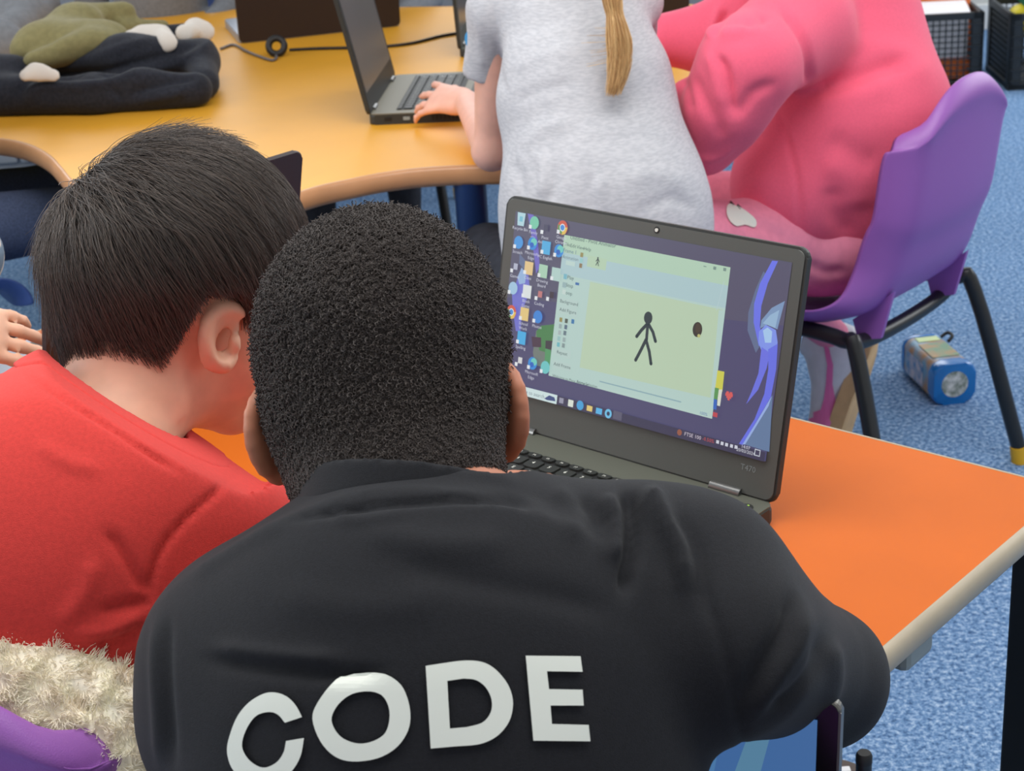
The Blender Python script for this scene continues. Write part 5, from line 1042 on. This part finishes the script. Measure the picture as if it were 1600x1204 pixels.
# ------------------------------------------------------------------ crates on the floor at the back
M['crate'] = mat('black_crate_plastic', (34, 38, 40), .4, .5)
def crate(loc, rz, label, w, d, h):
    r = empty('storage_crate', loc, rz, label, 'crate'); t = .012
    bm = bmesh.new(); box(bm, (0, 0, .012), (w, d, .012)); obj('base', bm, M['crate'], r)
    for sx in (1, -1):
        for sy in (1, -1):
            bm = bmesh.new(); box(bm, (sx*(w/2-.02), sy*(d/2-.008), h/2), (.04, .016, h), .003); box(bm, (sx*(w/2-.008), sy*(d/2-.02), h/2), (.016, .04, h), .003); p = obj('corner_post', bm, M['crate'], r)
            bm = bmesh.new()
            for k in range(6): box(bm, (sx*(w/2-.03), sy*(d/2+.001), .03+k*(h-.05)/5.5), (.05, .006, .005))
            tag(obj('post_ridges', bm, M['crate'], p), kind='stuff')
    for (cx, cy, sx_, sy_) in ((0, d/2-.007, w, .014), (0, -d/2+.007, w, .014), (w/2-.007, 0, .014, d), (-w/2+.007, 0, .014, d)):
        for z in (.012, h-.012):
            bm = bmesh.new(); box(bm, (cx, cy, z), (sx_, sy_, .024), .003); obj('rim', bm, M['crate'], r)
        bm = bmesh.new(); horiz = sx_ > sy_; ln = (sx_ if horiz else sy_)-.08; n_b = int(ln/.021)
        for k in range(n_b+1):
            a = -ln/2+ln*k/n_b; box(bm, (cx+(a if horiz else 0), cy+(0 if horiz else a), h/2), (.0042, .0042, h-.04))
        for k in range(1, 11): box(bm, (cx, cy, .02+(h-.04)*k/11), (ln if horiz else .0042, .0042 if horiz else ln, .0042))
        tag(obj('lattice', bm, M['crate'], r), kind='stuff')
    return r
ca = atz(1534, 136, 0); CW, CD, CH = .46, .34, .25; yawc = math.radians(-4); cx_ = A_((math.cos(yawc), math.sin(yawc), 0)); cy2 = A_((-math.sin(yawc), math.cos(yawc), 0))
k1 = ca-cx_*CW/2+cy2*CD/2; crate((k1[0], k1[1], 0), yawc, 'black lattice crate holding white papers and orange folders', CW, CD, CH)
cb2 = atz(1574, 142, 0); k2 = cb2+cx_*CW/2+cy2*CD/2; crate((k2[0], k2[1], 0), yawc, 'black lattice crate holding yellow and green toys', CW, CD, CH)
def loose(name, c, s, m, label, cat, rz=0.0, tilt=0.0, group=None):
    bm = bmesh.new(); box(bm, (0, 0, 0), s, min(s)*.12); o = obj(name, bm, m); o.location = c; o.rotation_euler = (tilt, 0, rz); return tag(o, label, cat, group)
PAP = mat('white_paper', (228, 226, 228), .8); ORF = mat('orange_card', (226, 116, 50), .6); YEC = mat('buff_card', (214, 190, 120), .7); TOY = mat('green_plastic_toy', (40, 110, 84), .35); YTO = mat('yellow_plastic_toy', (226, 206, 30), .4)
kk = lambda k, a, b, z: tuple(k+cx_*a+cy2*b+A_((0, 0, z)))
loose('paper_stack', kk(k1, .0, -.115, .16), (.37, .05, .13), PAP, 'stack of white papers standing inside the lattice crate', 'papers', yawc)
loose('folder', kk(k1, .02, -.120, .06), (.36, .045, .07), ORF, 'orange folder at the bottom of the lattice crate', 'folder', yawc)
loose('folder', kk(k1, .10, .01, .20), (.24, .012, .22), ORF, 'orange folder standing up behind the white papers', 'folder', yawc, -.2)
loose('card_box', kk(k1, -.10, .05, .19), (.17, .10, .24), YEC, 'buff card box standing in the crate beside the orange folder', 'box', yawc)
loose('paper_sheet', kk(k1, .10, -.04, .245), (.20, .10, .01), PAP, 'white paper lying across the top of the crate', 'paper', yawc, .25)
for nm, a, b, z, rr, m, lb in (('toy_ball', -.05, -.10, .10, .052, YTO, 'yellow ball inside the toy crate near the lattice'), ('toy_ball', -.15, .02, .20, .05, YTO, 'yellow ball on top of the heap in the toy crate')):
    bm = bmesh.new(); bmesh.ops.create_uvsphere(bm, u_segments=20, v_segments=12, radius=rr); o = obj(nm, bm, m, None, True); o.location = kk(k2, a, b, z); tag(o, lb, 'ball')
loose('toy_block', kk(k2, -.05, .02, .255), (.20, .14, .05), TOY, 'green plastic toy tray tilted on top of the crate', 'toy', yawc+.5, .5)
loose('toy_block', kk(k2, .1, -.05, .12), (.16, .16, .16), TOY, 'green plastic toy box down inside the crate', 'toy', yawc+.2)

# ------------------------------------------------------------------ grey cupboard behind the yellow table
gc = empty('cupboard', (-.6, 5.35, 0), 0, 'low grey cupboard standing behind the yellow table', 'cupboard'); GREY = mat('grey_painted_board', (140, 144, 150), .7, noise=.04, nscale=6)
bm = bmesh.new(); box(bm, (0, .02, .45), (3.0, .42, .9), .004); obj('carcass', bm, GREY, gc)
for k in range(5):
    bm = bmesh.new(); box(bm, (-1.2+.6*k, -.20, .46), (.59, .018, .84), .003); dr = obj('door', bm, GREY, gc)
    bm = bmesh.new(); box(bm, (-1.2+.6*k+.24, -.216, .6), (.012, .016, .12), .003); obj('handle', bm, M['steel'], dr)

# ------------------------------------------------------------------ cream fleece coat over the red boy's chair
M['sherpa'] = mat('cream_sherpa', (255, 244, 224), .95, .1, noise=.06, nscale=60); M['mustard'] = mat('mustard_lining', (206, 158, 74), .7)
fl_p = [dict(p, a=p['a']+FWD*.046+UPV*.016, b=p['b']+FWD*.046+UPV*.016) for p in [cone(at(-90, 1120, 1.08), at(20, 1122, 1.08), .036, .036, None, .04), cone(at(20, 1122, 1.08), at(120, 1190, 1.08), .036, .034, None, .04), cone(at(120, 1190, 1.08), at(185, 1265, 1.07), .034, .034, None, .04), cone(at(0, 1200, 1.09), at(120, 1260, 1.08), .04, .045, None, .04), cone(at(-90, 1120, 1.08), at(-220, 1150, 1.09), .036, .04, None, .04), cone(at(-60, 1220, 1.09), at(60, 1330, 1.08), .05, .05, None, .05)]]
fleece, Vf, Qf = solid('fleece_coat', fl_p, .005, M['sherpa'], None, fold=[([(105, 1075), (125, 1095), (150, 1105)], 10, -.010)], noise=.005, nscale=30); tag(fleece, 'fluffy cream fleece coat stuffed behind the boy in red', 'coat')
rg = np.random.default_rng(8); nF = 44000; Pf, Nf = surface_points(Vf, Qf, nF, rg); kf = 5; dirs = Nf*.75+.75*np.stack([np.sin(Pf[:, 0]*260+2*np.sin(Pf[:, 1]*190)), np.sin(Pf[:, 1]*280+2*np.sin(Pf[:, 2]*210)), np.sin(Pf[:, 2]*250+2*np.sin(Pf[:, 0]*170))], 1)+rg.normal(size=(nF, 3))*.22; tt = np.linspace(0, 1, kf)[None, :, None]; curl_ = rg.normal(size=(nF, 1, 3))*.004
strands('pile', Pf[:, None]+dirs[:, None]*tt*rg.uniform(.0035, .006, (nF, 1, 1))+curl_*np.sin(tt*2.4)*.4, .00042, M['sherpa'], fleece, 'stuff')
bm = bmesh.new(); tube(bm, smooth_path([at(92, 1072, 1.135), at(124, 1082, 1.13), (at(165, 1112, 1.13)), at(222, 1146, 1.13), at(240, 1200, 1.12)], 5), .008, 10); obj('lining_edge', bm, M['mustard'], fleece, True)

# ------------------------------------------------------------------ tablet on a stand and floor toy at the lower right
tc_ = at(1293, 1098, 1.01); SH = .50; ts = empty('tablet_stand', (.175, .80, 0), 0, 'slim black floor stand with an upright post holding the small tablet', 'stand')
so_ = np.array(ts.location)
bm = bmesh.new(); tube(bm, [(.03, -.02, 0), (.03, -.02, .014)], .10, 32); obj('base_plate', bm, M['black_metal'], ts, True, .6)
bm = bmesh.new(); tube(bm, [(.03, -.02, .01), (.03, -.02, SH-.01)], .012, 14); obj('column', bm, M['black_metal'], ts, True, .6)
bm = bmesh.new(); box(bm, (-.012, .03, SH-.006), (.17, .15, .012), .004); obj('shelf', bm, M['black_metal'], ts)
pq = at(1350, 1186, 1.0)-so_; bm = bmesh.new(); tube(bm, [(pq[0], pq[1], SH-.004), (pq[0], pq[1], pq[2])], .0048, 14); po = obj('upright_post', bm, M['black_metal'], ts, True, .6)
bm = bmesh.new(); tube(bm, [(pq[0], pq[1], pq[2]-.002), (pq[0], pq[1], pq[2]+.003), (pq[0], pq[1], pq[2]+.005)], .0052, 14, radii=[.005, .005, .0040]); obj('post_cap', bm, M['black_rubber'], po, True, .6)
ty = math.radians(-24); tw, th_ = .115, float(tc_[2]-SH)/math.cos(.10)
TM = Matrix.Translation((tc_[0]-tw/2*math.cos(ty), tc_[1]-tw/2*math.sin(ty)-math.sin(.10)*th_, SH)) @ Matrix.Rotation(ty, 4, 'Z') @ Matrix.Rotation(PI/2-.10, 4, 'X')
tb = empty('tablet', tuple(TM.translation), 0, 'small black framed tablet with a blue screen under the black right sleeve', 'tablet')
def TB(o): o.matrix_parent_inverse = Matrix.Translation(-Vector(tb.location)); return o
bm = bmesh.new(); prism(bm, rrect(tw, th_, .007, cy=th_/2), -.009, -.0004, .002); bmesh.ops.transform(bm, matrix=TM, verts=bm.verts[:]); TB(obj('frame', bm, mat('grey_metal_frame', (112, 110, 104), .35, .5, metal=.5), tb))
bm = bmesh.new(); prism(bm, rrect(tw-.003, th_-.003, .006, cy=th_/2), -.0006, .0003, .0002, 1); bmesh.ops.transform(bm, matrix=TM, verts=bm.verts[:]); TB(obj('glass', bm, mat('black_glass', (6, 6, 8), .15, .5), tb))
P2 = Picture(); a_, b_ = tw/2-.014, th_-.013
P2.poly([(-a_, .014), (a_, .014), (a_, b_), (-a_, b_)], (64, 104, 158), True)
P2.poly([(-a_, b_), (-a_+.03, b_), (-a_+.018, .11), (-a_+.03, .05), (-a_, .04)], (76, 122, 170), True)
P2.poly([(.006, b_), (.018, b_), (.008, .14), (.0, .09), (-.012, .06), (-.018, .10), (-.008, .14)], (86, 130, 160), True)
P2.poly([(a_-.004, .125), (.016, .12), (.004, .10), (.002, .07), (a_, .03), (a_, .06), (.02, .09)], (108, 148, 158), True)
TB(P2.build('display', TM, tb, SCREEN))
fc = atz(1300, 1228, .055); ft = empty('floor_toy', (fc[0], fc[1], 0), 0, 'round violet floor toy with white keys on the carpet below the elbow', 'toy'); VIO = mat('violet_plastic', (112, 108, 214), .35); 
o, _, _ = solid('shell', [ell(fc-A_((0, 0, .024)), (.066, .066, .034), None, .01)], .003, VIO, ft, cuts=[((0, 0, .002), (0, 0, -1)), ((0, 0, .060), (0, 0, 1))]); o.matrix_parent_inverse = Matrix.Translation((-fc[0], -fc[1], 0))
bm = bmesh.new(); tube(bm, [(0, 0, .0595), (0, 0, .0625)], .047, 32); obj('key_pad', bm, mat('brown_grey_pad', (86, 78, 72), .5), ft)
for (kx, ky) in ((0, .028), (0, -.028), (.028, 0), (-.028, 0), (0, 0), (.02, .02), (.02, -.02), (-.02, -.02), (-.02, .02)):
    bm = bmesh.new(); box(bm, (kx, ky, .0635), (.012, .010, .003), .0008, 1); obj('key', bm, M['white_plastic'], ft)
